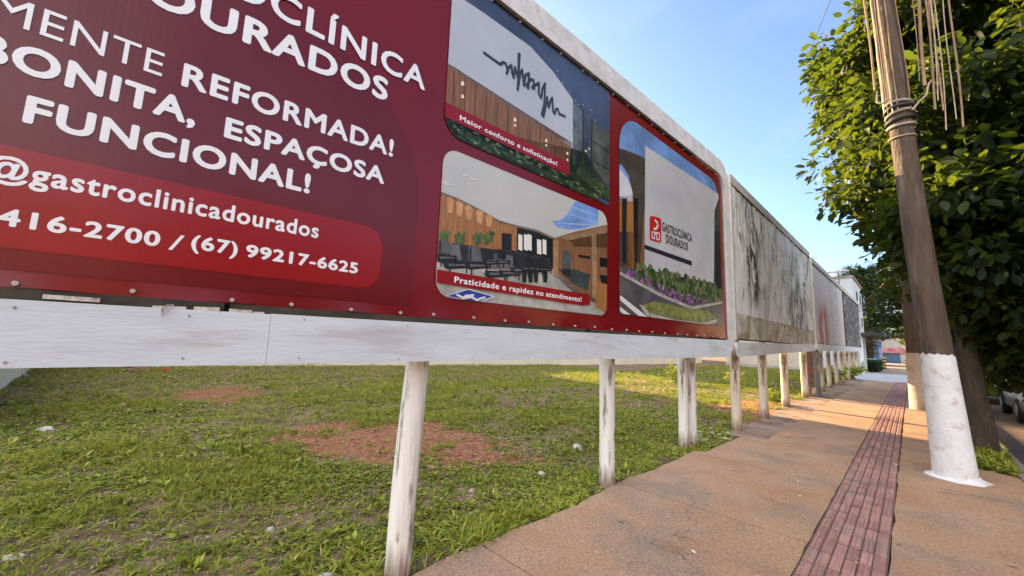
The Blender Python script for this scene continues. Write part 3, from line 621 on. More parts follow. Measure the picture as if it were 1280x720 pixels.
p3.px([(848, 270), (878, 277), (885, 284), (885, 366), (880, 371), (848, 362), (842, 356), (842, 275)], pm('logo_red', (.42, .015, .015), .1), **ZA)
p3.up()
p3.stroke([(862, 287), (870, 296), (872, 308), (866, 318), (858, 320)], .030, W_, **ZA); p3.stroke([(850, 333), (850, 352), (860, 356), (860, 338), (868, 340), (868, 358), (878, 360), (878, 340)], .018, W_, **ZA); p3.stroke([(850, 330), (878, 336)], .016, W_, **ZA)
p3.text('GASTROCLÍNICA', (826, 288.5), (863.5, 303), .120, pm('ink', (.05, .045, .05)), .02); p3.text('DOURADOS', (831, 303.5), (858.5, 314), .118, pm('ink', (.05, .045, .05)), .02); p3.done()

# nails along the lower and upper hem
M_nail = mat('nail_grey', (.55, .53, .50), (.35, .33, .30), 30, .5)
def studs(name, spots, r0, ln, m, parent):
    first = None
    for x, y_, z in spots:
        if first is None:
            bm = bmesh.new(); add_tube(bm, [(0, 0, 0), (0, -ln, 0)], r0, 8); o = first = from_bm(name, bm, m, parent)
        else:
            o = first.copy(); COL.objects.link(o); o.parent = parent
        o.location = (x, y_, z)
studs('nail', [(a+random.uniform(-.04, .04), -.012, 1.752+random.uniform(-.006, .006)) for a in np.arange(-1.0, 7.1, .31)] + [(a+random.uniform(-.05, .05), -.010, 4.50) for a in np.arange(1.2, 6.9, .31)], .010, .014, M_nail, BAN)
# frame: top trim with a rounded far corner that turns down into the end strip
def arc(cx_, cy_, r_, a0, a1, n): return [(cx_+r_*math.cos(R(a0+(a1-a0)*k/n)), cy_+r_*math.sin(R(a0+(a1-a0)*k/n))) for k in range(n+1)]
outer = [(-3.3, 4.80)] + arc(7.27-.42, 4.80-.42, .42, 90, 0, 8) + [(7.27, 1.62)]
inner = [(7.07, 1.62)] + arc(7.07-.30, 4.535-.30, .30, 0, 90, 8) + [(-3.3, 4.535)]
bm = bmesh.new(); O_ = outer; I_ = inner[::-1]
n_ = len(O_)
for d0, d1 in ((-.045, .03),):
    for i in range(n_-1):
        vs4 = []
        for d in (d0, d1): vs4 += [bm.verts.new((O_[i][0], d, O_[i][1])), bm.verts.new((O_[i+1][0], d, O_[i+1][1])), bm.verts.new((I_[i+1][0], d, I_[i+1][1])), bm.verts.new((I_[i][0], d, I_[i][1]))]
        a = vs4
        for f in ((a[3], a[2], a[1], a[0]), (a[4], a[5], a[6], a[7]), (a[0], a[1], a[5], a[4]), (a[2], a[3], a[7], a[6])): bm.faces.new(f)
bmesh.ops.remove_doubles(bm, verts=bm.verts, dist=.0005); bmesh.ops.recalc_face_normals(bm, faces=bm.faces)
from_bm('top_trim', bm, M_trim, B1)
for a, w in ((-1.2, 2.9), (1.75, 2.95), (4.6, 2.6)):   # dark battens seen in the slot under and over the vinyl
    bm = bmesh.new(); add_box(bm, (a, -.006, 4.525), (w, .05, .03)); from_bm('batten', bm, M_dark, B1)
    bm = bmesh.new(); add_box(bm, (a, .0, 1.70), (w, .03, .06)); from_bm('batten', bm, M_dark, B1)
_bl = lambda a: np.interp(a, [-3.3, 6.86, 7.0, 7.13], [1.418, 1.441, 1.47, 1.60]); _bt = lambda a: np.interp(a, [-3.3, 2.25, 7.16], [1.678, 1.690, 1.712])
for a0, a1, dz in ((-3.3, .449, 0), (.451, 2.619, .003), (2.621, 7.16, -.001)):
    up_ = np.linspace(a0, a1, 8); lo_ = list(np.linspace(a0, min(a1, 6.86), 6)) + ([7.0, 7.13] if a1 > 7 else [])
    bm = bmesh.new(); add_prism(bm, [(a, float(_bt(a))+dz) for a in up_] + [(a, float(_bl(a))+dz) for a in lo_[::-1]], -.062-dz, -.032, lambda a, h, d: Vector((a, d, h)))
    bmesh.ops.recalc_face_normals(bm, faces=bm.faces); from_bm('bottom_board', bm, M_white, B1)
studs('nail', [(a+random.uniform(-.08, .08), -.060, h+random.uniform(-.008, .008)) for a in np.arange(-1.0, 6.9, .55) for h in (1.452+.002*a, 1.66)], .005, .006, M_steel, B1)
# scraps of torn paper left in the slot
for px_, py_, w in ((212, 384, .12), (258, 385, .10), (300, 388, .10), (322, 391, .05), (92, 372, .16)):
    bm = bmesh.new(); a, h = bpx(px_, py_); add_box(bm, (a, -.03, h-.005), (w, .003, .018), Matrix.Rotation(random.uniform(-.1, .1), 3, 'Y')); from_bm('paper_scrap', bm, M_stone_w, B1)
bm = bmesh.new(); add_tube(bm, [(bpx(201, 398)[0], -.075, 1.655), (bpx(203, 388)[0], -.085, 1.685), (bpx(210, 383)[0], -.07, 1.70), (bpx(216, 382)[0], -.04, 1.70)], .005, 6)
from_bm('loose_wire', bm, M_stone_w, B1)

def make_post(h, rad, lean=(0, 0), m=None, seed=0):
    bm = bmesh.new(); seg = 16; n = 22; rings = []
    for i in range(n+1):
        z = -.15 + (h+.15)*i/n; ring = []
        for k in range(seg):
            t = 2*math.pi*k/seg; rr = rad*(1 + .10*mnoise.noise((math.cos(t)*1.2+seed*5.1, math.sin(t)*1.2, z*.8)) + .05*mnoise.noise((math.cos(t)*5+seed, math.sin(t)*5, z*1.2)))*(1.04-.06*z/h)
            ring.append(bm.verts.new((lean[0]*z/h + rr*math.cos(t) + .02*mnoise.noise((z*.7, seed, 0)), lean[1]*z/h + rr*math.sin(t), z)))
        rings.append(ring)
    for i in range(n):
        for k in range(seg): bm.faces.new((rings[i][k], rings[i][(k+1) % seg], rings[i+1][(k+1) % seg], rings[i+1][k])).smooth = True
    bm.faces.new(rings[-1])
    return bm
def board_posts(root, spots, m):
    inv = root.matrix_basis.inverted()
    for i, (x, y_, rad, lean) in enumerate(spots):
        o = from_bm('post', make_post(4.3 if rad > .08 else 3.2, rad, lean, m, i+x), m, root); o.location = inv @ Vector((x, y_, 0))
board_posts(B1, [(-2.60, -.98, .09, (0, .1)), (-2.585, 1.545, .088, (.14, .05)), (-2.575, 4.20, .088, (-.03, 0)), (-2.70, 6.72, .075, (0, 0)), (-2.66, 6.92, .088, (.0, 0))], M_post)

# --- second and third billboards ------------------------------------------
def torn_extra(base_kind):
    def fn(m, n, l, b, vec, colr):
        vec = n.new('ShaderNodeTexCoord').outputs['Object']; sep = n.new('ShaderNodeSeparateXYZ'); l.new(vec, sep.inputs[0])
        def mixin(col, fac, c):
            mx = n.new('ShaderNodeMix'); mx.data_type = 'RGBA'; l.new(fac, mx.inputs['Factor']); l.new(col, mx.inputs['A']); mx.inputs['B'].default_value = (*c, 1); return mx.outputs['Result']
        def nmask(sc, st, lo, hi, loc=(0, 0, 0), rg=.65):
            mm = n.new('ShaderNodeMapping'); mm.inputs['Scale'].default_value = st; mm.inputs['Location'].default_value = loc; l.new(vec, mm.inputs['Vector'])
            q = n.new('ShaderNodeTexNoise'); q.inputs['Scale'].default_value = sc; q.inputs['Detail'].default_value = 7; q.inputs['Roughness'].default_value = rg; q.inputs['Distortion'].default_value = .8; l.new(mm.outputs['Vector'], q.inputs['Vector'])
            r = n.new('ShaderNodeMapRange'); r.inputs['From Min'].default_value = lo; r.inputs['From Max'].default_value = hi; l.new(q.outputs['Fac'], r.inputs['Value']); return r.outputs['Result']
        def band(axis, a, b_, soft):
            r1 = n.new('ShaderNodeMapRange'); r1.inputs['From Min'].default_value = a-soft; r1.inputs['From Max'].default_value = a+soft; l.new(sep.outputs[axis], r1.inputs['Value'])
            r2 = n.new('ShaderNodeMapRange'); r2.inputs['From Min'].default_value = b_+soft; r2.inputs['From Max'].default_value = b_-soft; l.new(sep.outputs[axis], r2.inputs['Value'])
            mu = n.new('ShaderNodeMath'); mu.operation = 'MULTIPLY'; l.new(r1.outputs[0], mu.inputs[0]); l.new(r2.outputs[0], mu.inputs[1]); return mu.outputs[0]
        def mul(a, b_):
            mu = n.new('ShaderNodeMath'); mu.operation = 'MULTIPLY'; l.new(a, mu.inputs[0])
            if isinstance(b_, float): mu.inputs[1].default_value = b_
            else: l.new(b_, mu.inputs[1])
            return mu.outputs[0]
        c = colr
        if base_kind == 2:
            c = mixin(c, nmask(1.5, (1.2, 1, .35), .50, .64), (.42, .46, .43))
            c = mixin(c, mul(nmask(1.6, (1.4, 1, .3), .55, .62, (3, 0, 1)), band('Z', 2.55, 5.2, .25)), (.44, .43, .37))
            c = mixin(c, mul(nmask(2.0, (1.5, 1, .3), .575, .61, (7, 0, 2)), band('Z', 2.5, 5.2, .3)), (.07, .07, .065))
            c = mixin(c, mul(band('X', 5.4, 7.0, .4), mul(nmask(1.8, (1.4, 1, .4), .42, .56, (6, 0, 6)), band('Z', 2.9, 4.7, .3))), (.22, .29, .26))
            c = mixin(c, mul(band('X', 1.05, 2.0, .2), mul(nmask(2.2, (1.5, 1, .4), .44, .52, (1, 0, 8)), band('Z', 2.5, 4.9, .3))), (.045, .045, .045))
            c = mixin(c, mul(band('X', 5.2, 7.9, .35), mul(nmask(2.2, (1.5, 1, .35), .40, .58, (2, 0, 4)), band('Z', 1.9, 3.3, .3))), (.05, .05, .052))
            c = mixin(c, mul(band('Z', 1.6, 2.28, .015), nmask(3, (.5, 1, .8), .75, .40, (4, 0, 0))), (.26, .22, .12))
            c = mixin(c, mul(nmask(5, (1.2, 1, .9), .55, .62, (9, 0, 3)), .8), (.60, .60, .57))
        if base_kind == 3:
            c = mixin(c, mul(nmask(2.0, (.8, 1, .35), .42, .54, (2, 0, 5)), mul(band('X', .9, 3.8, .5), band('Z', 1.6, 3.3, .4))), (.42, .04, .04))
            c = mixin(c, mul(band('X', 4.3, 7.6, .1), nmask(9, (.8, 1, 2.2), .53, .58, (0, 0, 2))), (.17, .17, .18))
            c = mixin(c, nmask(2.2, (1.3, 1, .3), .56, .68), (.42, .42, .42))
        if base_kind == 4:
            c = mixin(c, nmask(2.4, (1, 1, .8), .56, .60, (5, 0, 1)), (.42, .43, .44))
        l.new(c, b.inputs['Base Color'])
    return fn
M_torn2 = mat('torn_paper', (.74, .77, .78), (.62, .65, .66), 3, .85, .8, 9, stretch=(1.2, 1, .3), extra=torn_extra(2), bdist=.06)
M_torn3 = mat('faded_poster', (.56, .55, .56), (.50, .49, .50), 2, .8, .6, 8, stretch=(1.2, 1, .35), extra=torn_extra(3), bdist=.05)
M_torn4 = mat('dark_poster', (.055, .058, .065), (.10, .10, .11), 2, .75, .5, 8, extra=torn_extra(4), bdist=.05)
def sheet(name, x0, x1, h0, h1, m, parent, amp, seed, nx=110, nz_=50):
    V = []
    for i in range(nx):
        for j in range(nz_):
            a = x0+(x1-x0)*i/(nx-1); h = h0+(h1-h0)*j/(nz_-1)
            w = abs(mnoise.noise((a*1.9+seed, h*.45, seed)))*1.2 + .7*abs(mnoise.noise((a*4.5, h*1.3, seed+3)))
            V.append((a, -.012-amp*w, h))
    V = np.array(V); ii, jj = np.meshgrid(np.arange(nx-1), np.arange(nz_-1), indexing='ij')
    F = np.stack([ii*nz_+jj, (ii+1)*nz_+jj, (ii+1)*nz_+jj+1, ii*nz_+jj+1], -1).reshape(-1, 4)
    return from_arrays(name, V, F, m, parent, True)
def plain_board(y0, L, h_bot, h_top, bb, label, posters, post_spots, post_m, trim_m, flaps=0):
    root = empty('billboard', (-2.4, y0, 0), math.pi/2, label, 'billboard', 'billboards along the sidewalk')
    bm = bmesh.new(); add_box(bm, (L/2, .04, (h_bot+h_top)/2), (L-.04, .03, h_top-h_bot-.04))
    for a in np.arange(.4, L, .9): add_box(bm, (a, .10, (h_bot+h_top)/2), (.07, .08, h_top-h_bot-.1))
    from_bm('backing', bm, M_dark, root)
    x = .12
    for nm, w, m, lb in posters:
        s_ = sheet('poster', x, x+w-.08, h_bot+.03, h_top-.22, m, root, .035 if flaps else .014, y0+x)
        s_['label'] = lb; x += w
        if flaps:                              # peeled strips that curl off the sheet
            for k in range(flaps):
                bm = bmesh.new(); a = random.uniform(.4, w-.6); h = random.uniform(2.7, 4.6); wd = random.uniform(.05, .16); ln = random.uniform(.15, .6); n_ = 6; prev = None; sk = random.uniform(-.25, .25)
                for i in range(n_+1):
                    u = i/n_; y_ = -.03 - .10*math.sin(u*2.2)*u; z_ = h-ln*u*(1-.25*u)
                    cur = (bm.verts.new((a-wd/2*(1-u*.8)+sk*u*ln, y_, z_)), bm.verts.new((a+wd/2*(1-u*.8)+sk*u*ln, y_-.02*u, z_-.02)))
                    if prev: bm.faces.new((prev[0], prev[1], cur[1], cur[0])).smooth = True
                    prev = cur
                from_bm('peeled_strip', bm, mat('peeled_paper', (.50, .48, .42), (.22, .21, .19), 3, .9), s_)
    # frame
    bm = bmesh.new()
    add_box(bm, (L/2, -.012, h_top-.10), (L, .075, .20), None, 0, .008); add_box(bm, (.055, -.010, (h_bot+h_top-.2)/2), (.11, .07, h_top-.2-h_bot-.006), None, 0, .006); add_box(bm, (L-.055, -.010, (h_bot+h_top-.2)/2), (.11, .07, h_top-.2-h_bot-.006), None, 0, .006)
    from_bm('top_trim', bm, trim_m, root)
    x = .12; bars = [((L/2, -.030, h_top-.212), (L-.24, .035, .022)), ((L/2, -.030, h_bot+.012), (L-.24, .035, .022))]
    for nm, w, m, lb in posters[:-1]: x += w; bars.append(((x-.04, -.034, (h_bot+h_top)/2-.1), (.05, .045, h_top-h_bot-.3)))
    for c_, s_2 in bars: bm = bmesh.new(); add_box(bm, c_, s_2); from_bm('batten', bm, M_dark, root)
    bm = bmesh.new(); add_prism(bm, [(.0, bb[0]+.16), (.10, bb[0]), (L-.02, bb[1]), (L-.02, bb[3]), (.0, bb[2])][::-1], -.055, -.02, lambda a, h, d: Vector((a, d, h))); from_bm('bottom_board', bm, M_white, root)
    board_posts(root, post_spots, post_m)
    return root
plain_board(8.45, 9.0, 1.74, 5.12, (1.42, 1.58, 1.70, 1.80), 'second billboard, torn weathered grey poster peeling above a tan strip', [('p', 8.84, M_torn2, 'torn grey poster with dark smears')],
            [(-2.53, 8.92, .088, (0, 0)), (-2.55, 11.10, .088, (0, 0)), (-2.62, 13.78, .095, (0, 0))], M_post_old, M_trim_grey, flaps=46)
plain_board(17.85, 18.7, 1.84, 5.02, (1.58, 1.62, 1.84, 1.88), 'third billboard, pale faded poster with red stain beside a dark poster', [('p', 9.3, M_torn3, 'pale faded poster with a red stain'), ('p', 9.26, M_torn4, 'dark grey poster')],
            [(-2.66, 17.05, .10, (0, 0)), (-2.6, 20.2, .09, (0, 0)), (-2.6, 22.4, .085, (0, 0)), (-2.6, 24.8, .085, (0, 0)), (-2.6, 27.2, .085, (0, 0)), (-2.6, 29.8, .085, (0, 0)), (-2.6, 32.4, .085, (0, 0)), (-2.6, 35.0, .085, (0, 0))], M_post_old, M_trim_grey)

# meter pillar between the posts of the far board
mp_ = empty('meter_pillar', (-2.62, 18.0, 0), 0, 'grey and maroon utility pillar with round meter, between the whitewashed posts', 'utility pillar')
bm = bmesh.new(); add_box(bm, (0, 0, .78), (.44, .95, 1.62), None, 0, .012); from_bm('body', bm, mat('grey_render', (.17, .17, .16), (.24, .23, .21), 4, .85, .3), mp_)
bm = bmesh.new()
for z, c in ((1.42, 1), (1.18, 0), (.93, 2), (.68, 0), (.43, 1)): add_box(bm, (-.02, -.487, z), (.36, .02, .22), None, 0 if c != 2 else 1, .004)
add_box(bm, (.02, -.486, .17), (.36, .02, .24), None, 2, .004)
from_bm('side_boards', bm, [mat('maroon_board', (.10, .06, .06), (.15, .10, .10), 5, .8), mat('maroon_red', (.22, .07, .07), (.17, .06, .06), 5, .8), M_post_old], mp_)
bm = bmesh.new(); add_box(bm, (.229, 0, 1.42), (.014, .80, .18)); from_bm('cover', bm, M_curb, mp_)
bm = bmesh.new(); bmesh.ops.create_cone(bm, segments=20, radius1=.15, radius2=.13, depth=.04, cap_ends=True, matrix=Matrix.Translation((.24, .05, .93)) @ Matrix.Rotation(R(90), 4, 'Y')); from_bm('meter', bm, M_stone, mp_)
bm = bmesh.new(); add_box(bm, (0, 0, 1.61), (.52, 1.03, .06), None, 0, .01); from_bm('cap', bm, M_curb, mp_)

# ================================================================= WALLS AND BUILDINGS
def wall_run(name, pts, h, t, m, label, cat='wall'):
    bm = bmesh.new()
    for (x0, y0), (x1, y1) in zip(pts, pts[1:]):
        d = Vector((x1-x0, y1-y0, 0)); L = d.length; ang = math.atan2(d.y, d.x)
        add_box(bm, ((x0+x1)/2, (y0+y1)/2, h/2-.1), (L, t, h+.2), Matrix.Rotation(ang, 3, 'Z'))
    o = from_bm(name, bm, m); tag(o, label, cat)
    bm = bmesh.new()
    for (x0, y0), (x1, y1) in zip(pts, pts[1:]):
        d = Vector((x1-x0, y1-y0, 0)); L = d.length; ang = math.atan2(d.y, d.x)
        add_box(bm, ((x0+x1)/2, (y0+y1)/2, h+.03), (L+.06, t+.08, .055), Matrix.Rotation(ang, 3, 'Z'))
    from_bm('coping', bm, M_curb, o); return o
wall_run('boundary_wall', [(-22.9, -2.15), (-9.5, -1.78)], 2.2, .16, M_wall, 'cream boundary wall closing the near left side of the grassy lot')
wall_run('boundary_wall', [(-23.0, -2.0), (-18.0, 20.5), (-16.0, 28.0), (-14.4, 40.3)], 2.3, .16, M_wall, 'long pale boundary wall at the back of the lot, seen beneath the boards')

def building(name, x0, x1, y0, y1, h, wm, label, rows, side='+x', roof=True, group=None, cols=None):
    root = empty(name, ((x0+x1)/2, (y0+y1)/2, 0), 0, label, 'building', group); w, d = x1-x0, y1-y0
    bm = bmesh.new(); add_box(bm, (0, 0, h/2-.2), (w, d, h+.4)); from_bm('wall', bm, wm, root)
    bm = bmesh.new()
    if roof:
        e = .5; P = [(-w/2-e, h), (w/2+e, h), (w/2+e, h+.12), (0, h+min(w, d)*.22), (-w/2-e, h+.12)]
        add_prism(bm, P, -d/2-e, d/2+e, lambda u, v, q: Vector((u, q, v+.003)))
    else: add_box(bm, (0, 0, h+.07), (w+.16, d+.16, .14))
    from_bm('roof', bm, M_roof if roof else M_curb, root)
    s = 1 if side == '+x' else -1; n_ = cols or max(2, int(d/3.2))
    for r_ in range(rows):
        for k in range(n_):
            y_ = -d/2 + d*(k+.5)/n_; z = 1.55 + r_*2.9
            bm = bmesh.new()
            for dy, dz, sy, sz in ((0, .63, 1.36, .06), (0, -.63, 1.36, .06), (-.65, 0, .06, 1.2), (.65, 0, .06, 1.2), (0, 0, .045, 1.2)): add_box(bm, (s*(w/2+.02), y_+dy, z+dz), (.06, sy, sz))
            f = from_bm('window', bm, M_trim, root)
            bm = bmesh.new(); add_box(bm, (s*(w/2+.006), y_, z), (.02, 1.26, 1.2)); from_bm('pane', bm, M_glass, f)
    return root
building('house', -29, -24.2, -30, 17.8, 12.2, M_wall, 'cream three storey building behind the near part of the lot', 3)
building('house', -29, -24.6, 25.2, 60, 12.0, M_beige, 'beige three storey building behind the far part of the lot', 3)
# pale neighbour whose tall flank closes the row of boards
nb = empty('tall_building', (-7.6, 44.8, 0), 0, 'tall pale blue building with beige flank rising past the far end of the boards', 'building')
bm = bmesh.new(); add_box(bm, (0, 0, 3.6), (9.4, 8.2, 7.7), None, 0); from_bm('wall', bm, M_wallpale, nb)
bm = bmesh.new(); add_box(bm, (-1.1, -4.13, 3.75), (7.2, .05, 7.3)); from_bm('flank_render', bm, M_beige, nb)
bm = bmesh.new(); add_box(bm, (0, 0, 7.52), (9.6, 8.4, .14)); from_bm('parapet', bm, M_curb, nb)
for y_, z in ((-1.5, 4.2), (1.6, 4.2), (-1.5, 6.2), (1.6, 6.2)):
    bm = bmesh.new(); add_box(bm, (4.72, y_, z), (.06, 1.2, .9)); w_ = from_bm('window', bm, M_trim, nb)
    bm = bmesh.new(); add_box(bm, (4.752, y_, z), (.02, 1.08, .78)); from_bm('pane', bm, M_glass, w_)
bm = bmesh.new()
for z in (3.55, 3.95): add_box(bm, (3.95, -4.18, z), (.30, .16, .26), None, 0, .02)
from_bm('meter_box', bm, M_black, nb)
fl = empty('roof_lamp', (-3.6, 39.6, 0), 0, 'thin mast with flat lamp head standing before the pale building', 'lamp')
bm = bmesh.new(); add_tube(bm, [(0, 0, 0), (0, 0, 7.75)], .05, 8); from_bm('mast', bm, M_steel, fl)
bm = bmesh.new(); add_box(bm, (0, 0, 7.82), (1.3, .3, .12), None, 0, .04); add_box(bm, (0, 0, 7.72), (.3, .2, .1)); from_bm('lamp_head', bm, M_trim_grey, fl)
# entrance canopy
cp = empty('entrance_canopy', (-2.1, 41.6, 0), 0, 'black flat entrance canopy on a white column beyond the boards', 'canopy')
bm = bmesh.new(); add_box(bm, (-.1, 0, 2.93), (1.9, 3.2, .26), None, 0, .02); from_bm('slab_roof', bm, M_black, cp)
for y_ in (-1.2, 1.3):
    bm = bmesh.new(); add_box(bm, (-.55, y_, 1.40), (.24, .24, 2.8), None, 0, .015); from_bm('column', bm, M_white, cp)
bm = bmesh.new(); add_box(bm, (-.98, -.1, 1.40), (.14, 2.8, 2.8), None, 0); from_bm('side_panel', bm, M_black, cp)
# striped gate posts and rails
gt = empty('striped_gate', (-1.1, 54.2, 0), 0, 'low gate with black and yellow striped posts across the pavement', 'gate')
for x in (-.78, .78):
    bm = bmesh.new()
    for k in range(8): add_box(bm, (x, 0, .07+k*.145), (.20, .20, .143), None, k % 2)
    from_bm('striped_post', bm, [M_black, mat('yellow_paint', (.62, .40, .03), (.55, .34, .03), 5, .6)], gt)
for z in (.35, .72):
    bm = bmesh.new(); add_tube(bm, [(-.70, 0, z), (.70, 0, z)], .03, 8); from_bm('rail', bm, M_black, gt)
# far shops
building('blue_house', -4.6, -2.75, 66, 75, 3.0, mat('blue_paint', (.05, .13, .30), (.07, .17, .36), 2, .7), 'small blue house beyond the canopy', 1, roof=False, cols=2)
sh = empty('far_shop', (-2.0, 92, 0), 0, 'white and pink shop front far down the street', 'shop')
bm = bmesh.new(); add_box(bm, (0, 0, 2), (6, 6, 4.2)); from_bm('wall', bm, mat('shop_white', (.46, .43, .41), (.38, .35, .34), 2, .7), sh)
bm = bmesh.new(); add_box(bm, (.2, -3.1, 2.0), (3.2, .3, .8)); from_bm('awning', bm, mat('shop_red', (.40, .10, .13), (.55, .32, .34), 1.4, .6), sh)
bm = bmesh.new(); add_box(bm, (-.8, -3.03, .8), (3.2, .06, 1.7)); from_bm('shop_door', bm, mat('shop_blue', (.05, .10, .20), (.08, .14, .25), 2, .5), sh)
# houses over the street (they throw sunlit light back at the boards)
for i, (y0, y1, h, wm, rf, lb) in enumerate(((-26, -9, 4.2, M_beige, True, 'beige house over the street, opposite the red board'), (-6, 9, 5.6, M_roof, False, 'brick red house over the street with flat roof'), (13, 30, 4.0, M_beige, True, 'low beige house over the street, behind the pavement trees'), (34, 56, 6.0, M_beige, False, 'beige flat roofed house farther along the street'))):
    building('house', 14, 22, y0, y1, h, wm, lb, 2 if h > 5 else 1, '-x', rf, 'houses over the street')

# ================================================================= POLES AND WIRES
def pole_mesh(pts, rads, rough, seed, seg=24):
    bm = bmesh.new(); rings = []
    n = 40; Ls = np.linspace(0, 1, n+1)
    zs = [p[2] for p in pts]
    for u in Ls:
        z = zs[0] + (zs[-1]-zs[0])*u; x = np.interp(z, zs, [p[0] for p in pts]); y_ = np.interp(z, zs, [p[1] for p in pts]); r_ = np.interp(z, zs, rads); ring = []
        for k in range(seg):
            t = 2*math.pi*k/seg; rr = r_*(1+rough*mnoise.noise((math.cos(t)*2+seed, math.sin(t)*2, z*1.4)))
            ring.append(bm.verts.new((x+rr*math.cos(t), y_+rr*math.sin(t), z)))
        rings.append(ring)
    for i in range(n):
        for k in range(seg): bm.faces.new((rings[i][k], rings[i][(k+1) % seg], rings[i+1][(k+1) % seg], rings[i+1][k])).smooth = True
    bm.faces.new(rings[-1]); return bm
up = empty('utility_pole', (.31, 7.99, 0), 0, 'leaning brown utility pole with lime white base in front of the big tree', 'utility pole')
bm = pole_mesh([(0, 0, -.1), (-.055, 0, 1.6)], [.213, .168], .04, 1, 48)
for v in bm.verts:
    if v.co.z > 1.585: v.co.z += .045*mnoise.noise((v.co.x*14, v.co.y*14, 1)) + .030*mnoise.noise((v.co.x*45, v.co.y*45, 3))
bm.faces.ensure_lookup_table(); bmesh.ops.delete(bm, geom=[bm.faces[-1]], context='FACES_ONLY')
from_bm('lower_trunk', bm, M_lime, up)
from_bm('upper_trunk', pole_mesh([(-.051, 0, 1.50), (-.12, 0, 3.0), (-.17, 0, 4.6), (-.23, 0, 7.2), (-.26, 0, 9.6)], [.163, .150, .138, .118, .105], .03, 3), M_pole, up)
bm = bmesh.new()
for k in range(26):
    t = 2*math.pi*k/26; 
ringo = []
for j, (rr, z) in enumerate(((.212, .07), (.225, .035), (.275, .016), (.315, .003))):
    ringo.append([bm.verts.new(((rr*(1+(.02+.09*j)*mnoise.noise((math.cos(t)*1.8, math.sin(t)*1.8, 4+j*.2))))*math.cos(t), rr*(1+(.02+.09*j)*mnoise.noise((math.cos(t)*1.8, math.sin(t)*1.8, 4+j*.2)))*math.sin(t)*.9, z)) for t in [2*math.pi*k/28 for k in range(28)]])
for j in range(3):
    for k in range(28): bm.faces.new((ringo[j][k], ringo[j+1][k], ringo[j+1][(k+1) % 28], ringo[j][(k+1) % 28])).smooth = True
from_bm('lime_collar', bm, M_lime, up)
bm = bmesh.new()
for i, z in enumerate((4.98, 5.08, 5.17, 5.25, 5.33)):
    x = np.interp(z, [4.6, 7.2], [-.17, -.23]); r_ = .150
    add_tube(bm, [(x+r_*math.cos(t), r_*math.sin(t), z+.02*math.sin(t+i)) for t in [2*math.pi*k/22 for k in range(23)]], .030 if i % 2 else .024, 6, 0 if i % 2 else 1)
add_tube(bm, [(-.18+.148*math.cos(t), .148*math.sin(t), 4.80+.015*math.sin(t)) for t in [2*math.pi*k/22 for k in range(23)]], .012, 6, 2)
from_bm('binding', bm, [M_cable_b, M_steel, M_cable_w], up)
bm = bmesh.new()
for k in range(13):
    t = R(random.choice((150, 165, 185, 200, 215, 240, 255, 275, 300, 320)) + random.uniform(-8, 8)); r_ = .148; top = 9.0
    pts = []
    for i in range(9):
        z = 5.25 + random.uniform(-.1, .12)*(i == 0) + (top-5.25)*i/8; x = np.interp(z, [4.6, 7.2, 9.6], [-.17, -.23, -.26]); rr = np.interp(z, [5, 9], [.150, .125]) + random.uniform(.0, .022)
        pts.append((x+rr*math.cos(t+.05*math.sin(z*2+k)), rr*math.sin(t), z))
    add_tube(bm, pts, random.choice((.005, .007, .009, .014)), 7, random.choice((0, 0, 1)))
from_bm('cable_bundle', bm, [M_cable, M_cable_w], up)
bm = bmesh.new(); add_box(bm, (.35, -.13, 9.1), (2.2, .10, .12), None, 0, .01); from_bm('crossarm', bm, M_pole, up)
bm = bmesh.new()
for x, zb, w, m_ in ((-.43, 5.62, .016, 0), (.03, 5.55, .006, 0), (.10, 5.45, .022, 0), (.165, 5.25, .012, 0), (.185, 5.05, .014, 0), (.205, 5.18, .009, 1), (.235, 5.0, .011, 0), (.255, 4.72, .008, 1), (.345, 4.83, .007, 1), (.40, 4.70, .012, 0)):
    n_ = 14; sgn = random.uniform(-1, 1); pts = []
    for i in range(n_):
        z = zb + (9.1-zb)*i/(n_-1); pts.append((x-.0+.015*math.sin(z*1.7+sgn*3) + (.03*(z-5)*.6 if x > 0 else -.01*(z-5)), -.13+.02*math.sin(z*2.1+sgn*2), z))
    add_tube(bm, pts, w, 6, m_)
add_tube(bm, [(-.05, -.14, 5.14), (.02, -.17, 5.22), (.10, -.15, 5.30), (.14, -.13, 5.48), (.20, -.13, 5.52)], .014, 6, 1); add_tube(bm, [(-.40, -.13, 5.60), (-.42, -.14, 5.42), (-.36, -.15, 5.36), (-.30, -.14, 5.42)], .012, 6, 1)
from_bm('hanging_cables', bm, [M_cable, M_cable_w], up)
up2 = empty('utility_pole', (.10, 16.75, 0), 0, 'second pole with lime washed base, half hidden behind the leaning pole', 'utility pole')
from_bm('lower_trunk', pole_mesh([(0, 0, -.1), (0, 0, 1.62)], [.24, .20], .05, 8), mat('dirty_lime', (.52, .45, .38), (.42, .34, .27), 3, .85, .8, 20, c3=(.30, .20, .14), scale3=2, lo3=.52, hi3=.70), up2)
from_bm('upper_trunk', pole_mesh([(0, 0, 1.621), (-.05, 0, 8.4)], [.197, .13], .04, 9), M_pole, up2)
bm = bmesh.new(); add_box(bm, (0, -.16, 7.9), (1.7, .10, .12), None, 0, .01); from_bm('crossarm', bm, M_pole, up2)
bm = bmesh.new()
for i, dz in enumerate((0, .16, .30, .46)):
    a = Vector((-2.95, 41.0, 4.55+dz*1.0)); b = Vector((.08, 16.85, 4.0+dz*.9)); pts = [a.lerp(b, k/14) + Vector((0, 0, -.18*math.sin(math.pi*k/14))) for k in range(15)]
    add_tube(bm, pts, .016, 5)
tag(from_bm('service_wires', bm, M_cable), 'bundle of tan service wires from the pale building to the second pole', 'wires')
bm = bmesh.new()
a = Vector((-.9, 8.0, 9.2))
